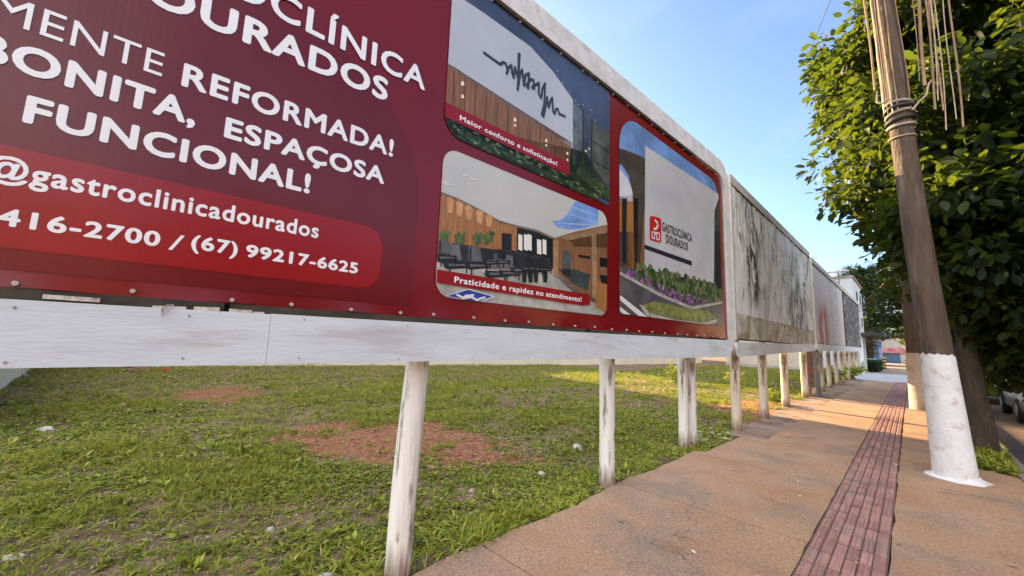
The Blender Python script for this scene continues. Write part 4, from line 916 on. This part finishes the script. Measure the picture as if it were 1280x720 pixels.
pts = [Vector((.31-.26, 7.99, 9.05)).lerp(Vector((-1.5, 13, 9.9)), k/10) for k in range(11)]
add_tube(bm, pts, .008, 5); tag(from_bm('overhead_wire', bm, M_cable_b), 'single thin dark wire leaving the top of the leaning pole', 'wire')

# ================================================================= TREES
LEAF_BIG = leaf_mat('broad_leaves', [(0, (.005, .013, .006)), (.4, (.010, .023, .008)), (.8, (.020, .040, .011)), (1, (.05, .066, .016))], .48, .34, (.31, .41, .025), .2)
LEAF_DARK = leaf_mat('conifer_needles', [(0, (.012, .028, .014)), (.6, (.022, .045, .018)), (1, (.04, .065, .022))], .6, .15, (.08, .14, .03))
LEAF_MID = leaf_mat('street_leaves', [(0, (.03, .06, .015)), (.6, (.06, .10, .02)), (1, (.14, .15, .03))], .5, .35, (.30, .36, .04))
def clump_leaves(centers, radii, per, L, seed, flat=.55, droop=.12):
    r = np.random.default_rng(seed); C = np.repeat(centers, per, 0); Rr = np.repeat(radii, per)[:, None]
    n = len(C); d = r.normal(size=(n, 3)); d /= np.linalg.norm(d, axis=1, keepdims=True); rad = r.random((n, 1))**.45
    P = C + d*rad*Rr*np.array([1, 1, .75])
    D = d + r.normal(size=(n, 3))*.5 + np.array([0, 0, -.25]); N = r.normal(size=(n, 3))*.55 + np.array([0, 0, 1.0])
    ln = L*(.5+1.0*r.random(n)**1.3); return leaves_round(P, D, N, ln, ln*flat, .12, droop)
def crown_centers(ells, n, seed, shell=.55, keep=None, holes=.52, hs=.8):
    r = np.random.default_rng(seed); out = []
    w = np.array([e[1][0]*e[1][1]*e[1][2] for e in ells])**.67; w /= w.sum()
    while len(out) < n:
        e = ells[r.choice(len(ells), p=w)]; d = r.normal(size=3); d /= np.linalg.norm(d); u = shell + (1-shell)*r.random()**.6
        if r.random() < .25: u = r.random()*shell
        p = np.array(e[0]) + d*u*np.array(e[1])
        if vnoise(p[0]*1.0+p[2]*.7, p[1]+p[2]*.9, hs, seed+2) < holes-.18: continue
        if keep and not keep(p): continue
        out.append(p)
    return np.array(out)
def tree(name, base, trunk_pts, trunk_r, limbs, ells, ncl, per, L, clr, seed, leafm, label, group=None, keep=None, barkm=None, cat='tree'):
    root = empty(name, base, 0, label, cat, group)
    bm = bmesh.new(); pts = []; rs = []
    for i in range(len(trunk_pts)-1):
        a, b = Vector(trunk_pts[i]), Vector(trunk_pts[i+1])
        for k in range(4): u = k/4; pts.append(a.lerp(b, u) + Vector((.03*mnoise.noise((i+u, seed, 0)), .03*mnoise.noise((i+u, seed, 4)), 0))); rs.append(trunk_r[i]*(1-u)+trunk_r[i+1]*u)
    pts.append(Vector(trunk_pts[-1])); rs.append(trunk_r[-1]); add_tube(bm, pts, rs, 14, 0, True, .07)
    C = crown_centers(ells, ncl, seed, keep=keep)
    from_bm('trunk', bm, barkm or M_bark, root)
    # limbs run to the clumps
    bm = bmesh.new(); r = random.Random(seed); tops = [Vector(p) for p in pts[len(pts)//2:]]
    for k in range(limbs):
        c = Vector(C[r.randrange(len(C))]); o_ = min(tops, key=lambda q: (q-c).length + abs(q.z-(c.z-1.2))*.8); mid = o_.lerp(c, .5) + Vector((r.uniform(-.2, .2), r.uniform(-.2, .2), r.uniform(0, .35)))
        r0 = trunk_r[-1]*r.uniform(.28, .6); add_tube(bm, [o_, o_.lerp(mid, .6), mid, mid.lerp(c, .6), c], [r0, r0*.75, r0*.5, r0*.3, r0*.1], 7)
    if limbs: from_bm('limbs', bm, barkm or M_bark, root)
    rad = np.random.default_rng(seed+1).uniform(clr*.6, clr*1.25, len(C))
    V, F = clump_leaves(C, rad, per, L, seed+5)
    from_arrays('crown', V, F, leafm, root); return root
TB = (.72, 10.25, -.05)
def keep_big(p):
    # nothing of the crown may dip over the pavement or stand in front of the pole
    x, y_, z = p[0]+TB[0], p[1]+TB[1], p[2]
    return not (y_ < 8.25 and x < 1.3)
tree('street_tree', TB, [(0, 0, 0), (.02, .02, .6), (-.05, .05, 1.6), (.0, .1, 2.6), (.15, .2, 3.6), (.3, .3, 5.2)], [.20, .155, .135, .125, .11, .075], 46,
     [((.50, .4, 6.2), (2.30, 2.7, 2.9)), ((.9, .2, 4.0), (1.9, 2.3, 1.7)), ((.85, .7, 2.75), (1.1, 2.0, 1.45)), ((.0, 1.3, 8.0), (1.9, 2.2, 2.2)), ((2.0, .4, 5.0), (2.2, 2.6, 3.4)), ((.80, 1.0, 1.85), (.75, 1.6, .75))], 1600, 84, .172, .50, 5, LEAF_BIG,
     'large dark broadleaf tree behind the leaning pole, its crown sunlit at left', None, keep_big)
tree('street_tree', (.95, 20.3, -.05), [(0, 0, 0), (.0, .05, 1.2), (-.1, .1, 2.6), (.1, .2, 4.6)], [.20, .15, .13, .08], 26,
     [((.5, .2, 5.0), (1.7, 3.2, 2.3)), ((.7, 0, 3.0), (1.0, 2.4, 1.0)), ((-1.05, -2.2, 3.5), (.55, 1.6, 1.0)), ((.9, -.6, 1.7), (.8, 1.6, .9))], 400, 46, .19, .5, 17, LEAF_BIG, 'dark street tree farther along the kerb, behind the second pole')
# layered conifer past the canopy
ct = empty('conifer_tree', (-3.0, 57, 0), 0, 'tall dark conifer with flat tiers of branches beyond the canopy', 'tree')
bm = bmesh.new(); add_tube(bm, [(0, 0, 0), (.05, 0, 4), (0, 0, 10.4)], [.24, .17, .04], 10); from_bm('trunk', bm, M_bark, ct)
CC = []; r = np.random.default_rng(3)
for t_ in range(13):
    z = 3.2+t_*.58; rr = 4.7*(1-(t_/15)**1.6); n_ = 9
    for k in range(n_):
        an = 6.283*(k+r.random()*.7)/n_
        for u in np.linspace(.2, 1, 7): CC.append((rr*u*math.cos(an), rr*u*math.sin(an), z + .55*u*u*(1 if t_ > 8 else .4) + r.uniform(-.06, .06)))
CC = np.array(CC); n_ = len(CC)*26; C = np.repeat(CC, 26, 0); P = C + r.normal(size=(n_, 3))*np.array([.24, .24, .07]); Dd = C*np.array([1, 1, 0]) + r.normal(size=(n_, 3))*1.2; 
V, F = leaves_mesh(P, Dd, r.normal(size=(n_, 3))*.3+np.array([0, 0, 1.]), r.uniform(.25, .5, n_), r.uniform(.08, .14, n_)); from_arrays('crown', V, F, LEAF_DARK, ct)
tree('garden_tree', (-3.2, 49.5, 0), [(0, 0, 0), (.1, 0, 1.2), (.1, 0, 2.2)], [.12, .09, .05], 10, [((0, 0, 2.3), (1.2, 1.2, 1.3))], 80, 40, .16, .35, 31, leaf_mat('bronze_leaves', [(0, (.05, .035, .02)), (.6, (.09, .06, .025)), (1, (.07, .09, .03))], .5, .3, (.3, .2, .05)), 'small bronze leaved garden tree beside the canopy column')
for i, (x, y_, hh, rr, lb) in enumerate(((1.2, 78, 7, 2.4, 'yellow green tree at the end of the street behind the gate'), (-6.0, 84, 8, 3.2, 'rounded tree behind the blue house'), (3.2, 120, 10, 4.5, 'farthest tree closing the street'), (-8, 120, 11, 5, 'tall far tree above the white and pink shop'))):
    tree('street_tree', (x, y_, 0), [(0, 0, 0), (0, 0, hh*.3), (.1, 0, hh*.6)], [.22, .18, .1], 10, [((0, 0, hh*.62), (rr, rr, hh*.36))], 70, 36, .42, rr*.34, 41+i, LEAF_MID, lb)
for i, (x, y_, hh, rr) in enumerate(((11.2, 2, 6.5, 2.6), (11.4, 11, 7, 3.0), (11.2, 24, 7.5, 3.0))):
    tree('street_tree', (x, y_, 0), [(0, 0, 0), (0, 0, hh*.35), (.1, 0, hh*.6)], [.2, .16, .1], 12, [((0, 0, hh*.66), (rr, rr, hh*.34))], 90, 36, .30, rr*.3, 61+i, LEAF_MID,
         ('first tree on the pavement over the street, opposite the red board', 'tree on the pavement over the street, opposite the leaning pole', 'tree on the pavement over the street, opposite the torn poster')[i], 'trees over the street')
# hedge block in the front garden
n_ = 2600; r = np.random.default_rng(8); P = r.uniform(size=(n_, 3))*np.array([1.1, 6.5, .75]) + np.array([-.55, -3.2, .0]); k = r.integers(0, 3, n_)
P[k == 0, 2] = .75; P[k == 1, 0] = .55; P[k == 2, 1] = -3.2; P += r.normal(size=P.shape)*.05
V, F = leaves_mesh(P, r.normal(size=(n_, 3))+np.array([.3, -.3, .4]), r.normal(size=(n_, 3)), r.uniform(.1, .2, n_), r.uniform(.06, .12, n_))
hd = empty('hedge', (-2.55, 47.6, 0), 0, 'low clipped dark hedge beside the driveway', 'hedge'); from_arrays('foliage', V, F, LEAF_DARK, hd)
bm = bmesh.new(); add_box(bm, (0, 0, .35), (1.0, 6.3, .7), None, 0, .05); from_bm('twigs', bm, mat('hedge_core', (.02, .035, .012), (.03, .05, .02), 9, .9), hd)

# ================================================================= GROUND COVER
WEED = leaf_mat('weed_leaves', [(0, (.05, .085, .012)), (.3, (.20, .25, .022)), (.7, (.36, .38, .035)), (.94, (.46, .43, .07)), (1, (.58, .46, .22))], .6, .3, (.24, .32, .05), .25)
GRASSM = leaf_mat('grass_blades', [(0, (.13, .18, .018)), (.5, (.31, .34, .026)), (.88, (.42, .40, .07)), (1, (.56, .44, .20))], .65, .35, (.34, .38, .05), .2)
DRY = leaf_mat('dry_litter', [(0, (.20, .12, .07)), (.35, (.42, .31, .21)), (.7, (.60, .50, .39)), (1, (.72, .68, .60))], .85, .1, (.4, .3, .2), .15)
def visible(x, y_, mx=70, my=60):
    d = np.stack([x, y_, np.zeros_like(x)-1.6], -1); f = d @ np.array(AX_F); u = d @ np.array(AX_R)/np.maximum(f, .05)*FPX+640; v = 360-d @ np.array(AX_U)/np.maximum(f, .05)*FPX
    return (f > .3) & (u > -620) & (u < 1600) & (v < 900)
def scatter(n, x0, x1, y0, y1, seed):
    r = np.random.default_rng(seed); x = r.uniform(x0, x1, n); y_ = r.uniform(y0, y1, n); k = visible(x, y_); return x[k], y_[k]
def in_lot(x, y_):
    back = np.interp(y_, [-2, 20.5, 28, 40.3], [-22.8, -17.8, -15.8, -14.2]); edge = np.where(y_ < 6.5, -2.50, np.where(y_ < 8.3, -2.36, -2.62))
    left = -1.78 + (x+9.5)*.0276*(-1); return (x > back) & (x < edge) & (y_ > np.where(x < -9.5, -2.0, -9))
def rosettes(x, y_, k, L, seed, up=.6, zf=lot_z, wide=.42):
    r = np.random.default_rng(seed); n = len(x); X = np.repeat(x, k); Y = np.repeat(y_, k); Z = zf(X, Y); m = len(X)
    an = r.uniform(0, 6.283, m); el = r.uniform(.1, up*1.6, m); Ls = np.repeat(L, k)*r.uniform(.55, 1.2, m)
    st = r.uniform(0, .5, m)*Ls
    P = np.stack([X+np.cos(an)*st*.6, Y+np.sin(an)*st*.6, Z+r.uniform(0, .5, m)*Ls*up*1.5], -1); D = np.stack([np.cos(an)*np.cos(el), np.sin(an)*np.cos(el), np.sin(el)], -1)
    N = np.stack([-np.cos(an)*np.sin(el), -np.sin(an)*np.sin(el), np.cos(el)], -1) + r.normal(size=(m, 3))*.25
    return leaves_mesh(P, D, N, Ls, Ls*wide, .12, .15)
def joinm(parts):
    Vs, Fs, o = [], [], 0
    for v, f in parts: Vs.append(v); Fs.append(f+o); o += len(v)
    return np.concatenate(Vs), np.concatenate(Fs)
wp, gp, dp = [], [], []
for (n, x0, x1, y0, y1, k, l0, l1, sd) in ((70000, -6.5, -2.3, -1.2, 8.8, 6, .030, .062, 1), (60000, -12, -6.5, -2, 14, 5, .04, .075, 2), (34000, -23, -12, -2, 22, 5, .06, .10, 3), (18000, -6.5, -2.6, 8.8, 20, 6, .05, .09, 4), (18000, -12, -6, 14, 38, 5, .08, .14, 5), (6000, -6, -2.6, 20, 38, 6, .08, .16, 6)):
    x, y_ = scatter(n, x0, x1, y0, y1, sd); r = np.random.default_rng(sd+90)
    den = np.clip((fbm(x, y_, .55, 31)-.36)*3.4, .0, 1)*.65 + np.clip((fbm(x, y_, 1.9, 35)-.42)*3.5, 0, 1)*.45
    edge = np.clip(1-(-2.45-x)/.75, 0, 1)*(y_ < 4.6); den = np.clip(den+edge*.8, 0, 1)
    far = np.clip((-x-8)/4, 0, 1); den = np.maximum(den, far*.55); den = np.maximum(den**1.1, .14)
    ok = in_lot(x, y_) & (r.random(len(x)) < den*np.clip(1.12-1.25*(dirt_amount(x, y_)+(fbm(x, y_, 2.2, 47)-.5)*1.5), .03, 1))
    x, y_, e2 = x[ok], y_[ok], edge[ok]; L = r.uniform(l0, l1, len(x))*(1+.45*e2)
    isg = r.random(len(x)) < np.clip((fbm(x, y_, .8, 55)-.45)*3, .06, .6 if x0 > -7 else .8)
    wp.append(rosettes(x[~isg], y_[~isg], k, L[~isg], sd+7, .34))
    wp_g = rosettes(x[isg], y_[isg], k+2, L[isg]*1.7, sd+17, .6, wide=.11); gp.append(wp_g)
    x, y_ = scatter(n//4, x0, x1, y0, y1, sd+40); ok = in_lot(x, y_) & (fbm(x, y_, .9, 71) > .44) & ~(dirt_mask(x, y_) & (np.random.default_rng(sd).random(len(x)) > .25)); r = np.random.default_rng(sd+3); dp.append(rosettes(x[ok], y_[ok], 2, r.uniform(.6, 1.5, ok.sum())*l0, sd+57, .14, wide=.28))
# bigger broad-leaved clumps standing above the carpet
for (n, x0, x1, y0, y1, l0, l1, sd) in ((900, -7, -2.6, -1.2, 8.5, .045, .085, 201), (500, -14, -7, -2, 16, .06, .11, 202)):
    x, y_ = scatter(n, x0, x1, y0, y1, sd); ok = in_lot(x, y_) & (dirt_amount(x, y_) < .35) & (fbm(x, y_, 1.1, 63) > .47); x, y_ = x[ok], y_[ok]; L = np.random.default_rng(sd).uniform(l0, l1, len(x))
    wp.append(rosettes(x, y_, 15, L, sd+3, .80, wide=.5))
V, F = joinm(wp); tag(from_arrays('weeds', V, F, WEED), 'low broad leaved weeds covering the vacant lot', 'weeds', kind='stuff'); print('weeds', len(F))
V, F = joinm(gp); tag(from_arrays('grass', V, F, GRASSM), 'thin grass growing among the weeds of the vacant lot', 'grass', kind='stuff'); print('grass', len(F))
V, F = joinm(dp); tag(from_arrays('dry_leaf_litter', V, F, DRY), 'pale dry leaf litter scattered over the lot', 'litter', kind='stuff')
# verge grass round the tree and weeds under the far board
x, y_ = scatter(6000, .32, .93, 8.9, 26, 77); zf0 = lambda a, b: np.zeros_like(a)-.02
V, F = joinm([rosettes(x, y_, 5, np.random.default_rng(1).uniform(.06, .16, len(x)), 5, .8, zf0, .22)]); tag(from_arrays('verge_grass', V, F, WEED), 'dark grass and weeds round the foot of the street tree', 'grass', kind='stuff')
# grit on the pavement and pale gravel in bare soil
r = np.random.default_rng(5); n_ = 900; x = r.uniform(-7.5, -2.3, n_); y_ = r.uniform(-.5, 8, n_); s = r.uniform(.004, .014, n_); z = lot_z(x, y_)+.004
n2 = 420; x = np.concatenate([x, -2.42+np.abs(r.normal(size=n2))*.28]); y_ = np.concatenate([y_, r.uniform(.6, 3.2, n2)]); s = np.concatenate([s, r.uniform(.002, .007, n2)]); z = np.concatenate([z, np.full(n2, .004)])
P = np.stack([x, y_, z], -1); m = len(P); o = np.array([[1, 0, 0], [-1, 0, 0], [0, 1, 0], [0, -1, 0], [0, 0, .7], [0, 0, -.7]]); V = (P[:, None] + o[None]*s[:, None, None]*r.uniform(.5, 1.4, (m, 6, 1))).reshape(-1, 3)
fi = np.array([[0, 2, 4], [2, 1, 4], [1, 3, 4], [3, 0, 4], [2, 0, 5], [1, 2, 5], [3, 1, 5], [0, 3, 5]]); F = (np.arange(m)[:, None, None]*6+fi[None]).reshape(-1, 3)
tag(from_arrays('gravel', V, F, M_stone), 'pale gravel and grit strewn over bare soil and pavement edge', 'gravel', kind='stuff')

n_ = 46; r = np.random.default_rng(21); P = np.stack([r.uniform(-2.4, .9, n_), r.uniform(1.5, 12, n_), np.full(n_, .014)], 1); an = r.uniform(0, 6.28, n_); ln = r.uniform(.025, .075, n_)
V, F = leaves_round(P, np.stack([np.cos(an), np.sin(an), r.uniform(-.02, .12, n_)], 1), r.normal(size=(n_, 3))*.15+np.array([0, 0, 1.]), ln, ln*.5, .1, .05)
tag(from_arrays('fallen_leaves', V, F, DRY), 'few small dry leaves fallen on the pavement', 'leaves', kind='stuff')
# taller single plants
def weed_plant(px, h, n, spread, label, wide=.22, m=WEED, base=None, L=.16):
    p = base or ground(*px); r = np.random.default_rng(int(abs(p.x)*100)); z0 = float(lot_z(np.array(p.x), np.array(p.y)))
    root = empty('weed_plant', (p.x, p.y, z0), 0, label, 'plant', 'taller weeds at the edge of the lot'); bm = bmesh.new(); Ps, Ds = [], []
    for k in range(n):
        a = r.uniform(0, 6.283); q = Vector((math.cos(a)*spread*r.uniform(.1, .35), math.sin(a)*spread*r.uniform(.1, .35), 0)); t_ = q + Vector((math.cos(a)*spread*r.uniform(.2, .8), math.sin(a)*spread*r.uniform(.2, .8), h*r.uniform(.6, 1)))
        mid = q.lerp(t_, .5) + Vector((0, 0, .06*h)); add_tube(bm, [q, mid, t_], [.006, .005, .003], 5)
        for u in np.linspace(.15, 1, 9): Ps.append(q.lerp(mid, min(1, u*2)) if u < .5 else mid.lerp(t_, u*2-1)); Ds.append((math.cos(a+u*9), math.sin(a+u*9), .5))
    from_bm('stems', bm, mat('weed_stem', (.12, .16, .04), (.18, .2, .06), 5, .7), root)
    Ps = np.repeat(np.array(Ps), 2, 0); Ds = np.repeat(np.array(Ds), 2, 0) + r.normal(size=(len(Ps), 3))*.5; ln = r.uniform(.5, 1.2, len(Ps))*L
    V, F = leaves_mesh(Ps, Ds, r.normal(size=(len(Ps), 3))*.4+np.array([0, 0, 1.]), ln, ln*wide, .1, .3); from_arrays('foliage', V, F, m, root)
weed_plant((845, 478), .95, 9, .45, 'tall yellow green weed in the sunlit strip, left of the paired posts', L=.26)
weed_plant((921, 488), .8, 9, .4, 'tall sunlit weed behind the first post of the torn poster', L=.24)
weed_plant((968, 503), .42, 12, .3, 'small bright weed at the foot of the third torn poster post', .5, L=.13)
weed_plant((1033, 476), .75, 34, 1.2, 'bushy green weed under the pale poster, nearest of two', .35, L=.25, base=Vector((-3.1, 25.5, 0)))
weed_plant((1045, 474), .85, 40, 1.3, 'bushy green weed under the dark poster, farther of two', .35, L=.28, base=Vector((-3.0, 30.5, 0)))

# ================================================================= LITTER AND RUBBLE
def rock(name, px, s, m, label, seed, cat='stone', group='rubble and litter on the lot', sq=(1, 1, .6), dz=.0):
    p = ground(*px); bm = bmesh.new(); bmesh.ops.create_icosphere(bm, subdivisions=2, radius=1); rr_ = random.Random(seed)
    for v in bm.verts:
        v.co *= 1+.45*mnoise.noise(v.co*1.3+Vector((seed*3.7, 0, 0)))+rr_.uniform(-.10, .10); v.co = Vector((v.co.x*sq[0], v.co.y*sq[1], v.co.z*sq[2]))*s*.72
    z = float(lot_z(np.array(p.x), np.array(p.y)))
    o = from_bm(name, bm, m); o.location = (p.x, p.y, z+s*sq[2]*.18+dz); o.rotation_euler = (0, 0, seed*1.3); tag(o, label, cat, group)
rock('stone', (722, 557), .125, M_stone_w, 'pale rounded stone on the weeds between the second and third white posts', 1)
rock('stone', (677, 588), .075, M_stone_w, 'small white stone near the pavement edge, left of the second post', 2)
rock('stone', (541, 581), .075, M_wood_scrap, 'flat tan stone on the red dirt right of the first post', 3, sq=(1.5, .7, .5))
rock('stone', (591, 607), .07, M_stone, 'flat grey tan slab half buried in weeds right of the first post', 4, sq=(1.4, .7, .3))
rock('stone', (151, 507), .13, M_brick, 'brownish stone with pale top alone in the middle of the grass', 5)
rock('stone', (400, 712), .10, M_stone_w, 'broken white rubble by the pavement, left of the first post', 6, sq=(1.8, .6, .4))
rock('stone', (340, 650), .06, M_stone_w, 'small white chip in the near weeds at lower left', 7, sq=(1.3, .8, .4))
rock('stone', (56, 534), .13, M_stone_w, 'pale grey lump in the grass below the cream wall', 8, sq=(1.4, .8, .5))
rock('stone', (28, 468), .16, M_stone_w, 'white scrap at the foot of the cream wall', 9, sq=(1.6, .8, .4))
rock('stone', (862, 545), .07, M_stone_w, 'white rubble lying against the paired posts', 10, sq=(1.7, .8, .5))
rock('stone', (866, 556), .06, M_stone_w, 'flat white chip on the soil before the paired posts', 11, sq=(1.5, .8, .4))
rock('stone', (906, 546), .07, M_stone, 'heap of grey white chips beside the first torn poster post', 12, sq=(1.5, 1, .6))
rock('plastic_bottle', (20, 687), .055, M_stone_w, 'crumpled white plastic scrap in the weeds at far lower left', 13, 'litter', sq=(1.8, .7, .7))
rock('plastic_bag', (207, 462), .20, M_rubbish_red, 'red plastic scrap at the far edge of the grass', 14, 'litter', sq=(1.5, .7, .5))
p = ground(172, 463)
bm = bmesh.new()
for k in range(6): add_box(bm, (random.uniform(-.4, .4), random.uniform(-.2, .2), .06+.05*k*.5), (random.uniform(.5, .9), .07, .05), Matrix.Rotation(random.uniform(0, 3), 3, 'Z') @ Matrix.Rotation(random.uniform(-.25, .25), 3, 'Y'), 0, .005)
o = from_bm('scrap_wood', bm, M_wood_scrap); o.location = (p.x, p.y, -.03); tag(o, 'little pile of brown scrap wood at the far edge of the grass', 'scrap wood', 'rubble and litter on the lot')
# thin strip of plaster waste along the pavement edge at the paired posts
bm = bmesh.new()
for k in range(26):
    x = random.uniform(-3.0, -2.5); y_ = random.uniform(7.3, 8.6); add_box(bm, (x, y_, float(lot_z(np.array(x), np.array(y_)))+.02), (random.uniform(.02, .09), random.uniform(.02, .07), random.uniform(.01, .03)), Matrix.Rotation(random.uniform(0, 3), 3, 'Z') @ Matrix.Rotation(random.uniform(-.4, .4), 3, 'X'))
tag(from_bm('plaster_chips', bm, M_stone_w), 'scattered white plaster chips at the pavement edge by the posts', 'rubble', kind='stuff')

# ================================================================= CARS
CARP = {}
def car(loc, rz, paint, label):
    root = empty('parked_car', loc, rz, label, 'car', 'cars parked along the kerb')
    # long axis +X = front; side profile extruded, cabin tapered inwards
    prof = [(-2.0, .42), (-2.05, .75), (-1.98, .98), (-1.2, 1.02), (.75, 1.02), (1.75, .90), (2.05, .76), (2.1, .45), (1.8, .30), (-1.8, .30)]
    bm = bmesh.new(); N = 9
    secs = [(-.86, .93, .0), (-.80, 1, .05), (.80, 1, .05), (.86, .93, .0)]
    rings = []
    for y_, k, dz in secs: rings.append([bm.verts.new((x*k, y_, .30+(z-.30)*(1 if k == 1 else .93))) for x, z in prof])
    for i in range(3):
        for j in range(len(prof)): bm.faces.new((rings[i][j], rings[i][(j+1) % len(prof)], rings[i+1][(j+1) % len(prof)], rings[i+1][j]))
    bm.faces.new(rings[0][::-1]); bm.faces.new(rings[-1]); bmesh.ops.recalc_face_normals(bm, faces=bm.faces)
    bmesh.ops.bevel(bm, geom=list(bm.edges), offset=.04, segments=2, affect='EDGES', clamp_overlap=True)
    from_bm('body', bm, paint, root, True)
    bm = bmesh.new(); A = [bm.verts.new(v) for v in ((-1.75, -.76, 1.0), (1.0, -.76, 1.0), (1.0, .76, 1.0), (-1.75, .76, 1.0))]; B = [bm.verts.new(v) for v in ((-1.25, -.60, 1.46), (.25, -.60, 1.46), (.25, .60, 1.46), (-1.25, .60, 1.46))]
    bm.faces.new(B)
    for i in range(4): bm.faces.new((A[i], A[(i+1) % 4], B[(i+1) % 4], B[i]))
    bmesh.ops.bevel(bm, geom=list(bm.edges), offset=.05, segments=2, affect='EDGES', clamp_overlap=True); from_bm('windows', bm, M_glass, root, True)
    bm = bmesh.new(); add_box(bm, (-.5, 0, 1.485), (1.5, 1.2, .05), None, 0, .02); from_bm('car_roof', bm, paint, root)
    for sx in (-1.28, 1.28):
        for sy in (-.80, .80):
            M = Matrix.Translation((sx, sy, .32)) @ Matrix.Rotation(R(90), 4, 'X')
            bm = bmesh.new(); bmesh.ops.create_cone(bm, segments=24, radius1=.32, radius2=.32, depth=.20, cap_ends=True, matrix=M); bmesh.ops.bevel(bm, geom=[e for e in bm.edges if e.calc_face_angle(0) > 1], offset=.03, segments=2, affect='EDGES'); w = from_bm('wheel', bm, M_black, root)
            bm = bmesh.new(); bmesh.ops.create_cone(bm, segments=20, radius1=.20, radius2=.16, depth=.215, cap_ends=True, matrix=M); from_bm('rim', bm, mat('alloy', (.5, .5, .5), (.4, .4, .4), 5, .35, metal=.8), w)
    for sy in (-.60, .60):
        bm = bmesh.new(); add_box(bm, (2.0, sy, .74), (.16, .34, .15), None, 0, .03); from_bm('headlight', bm, mat('headlight_glass', (.75, .77, .78), (.65, .67, .7), 5, .1, spec=.8), root)
    bm = bmesh.new(); add_box(bm, (2.055, 0, .55), (.10, 1.0, .14), None, 0, .02); from_bm('grille', bm, M_black, root)
    bm = bmesh.new(); add_box(bm, (2.06, 0, .36), (.10, 1.55, .12), None, 0, .03); from_bm('bumper', bm, M_black, root)
    return root
P_WH = mat('car_paint_white', (.62, .64, .66), (.60, .62, .64), 1, .22, spec=.6); P_DK = mat('car_paint_dark', (.03, .035, .045), (.025, .03, .04), 1, .22, spec=.6); P_SI = mat('car_paint_silver', (.42, .45, .50), (.40, .43, .48), 1, .25, spec=.6, metal=.5)
car((2.80, 18.6, -.13), R(-90), P_SI, 'pale silver car parked at the kerb, cut by the right edge of the photo')
car((2.55, 24.6, -.13), R(-90), P_DK, 'dark car parked behind the pale silver one, seen under the tree')
car((-3.6, 56.5, -.02), R(-78), P_SI, 'silver car parked before the blue house, beyond the canopy')
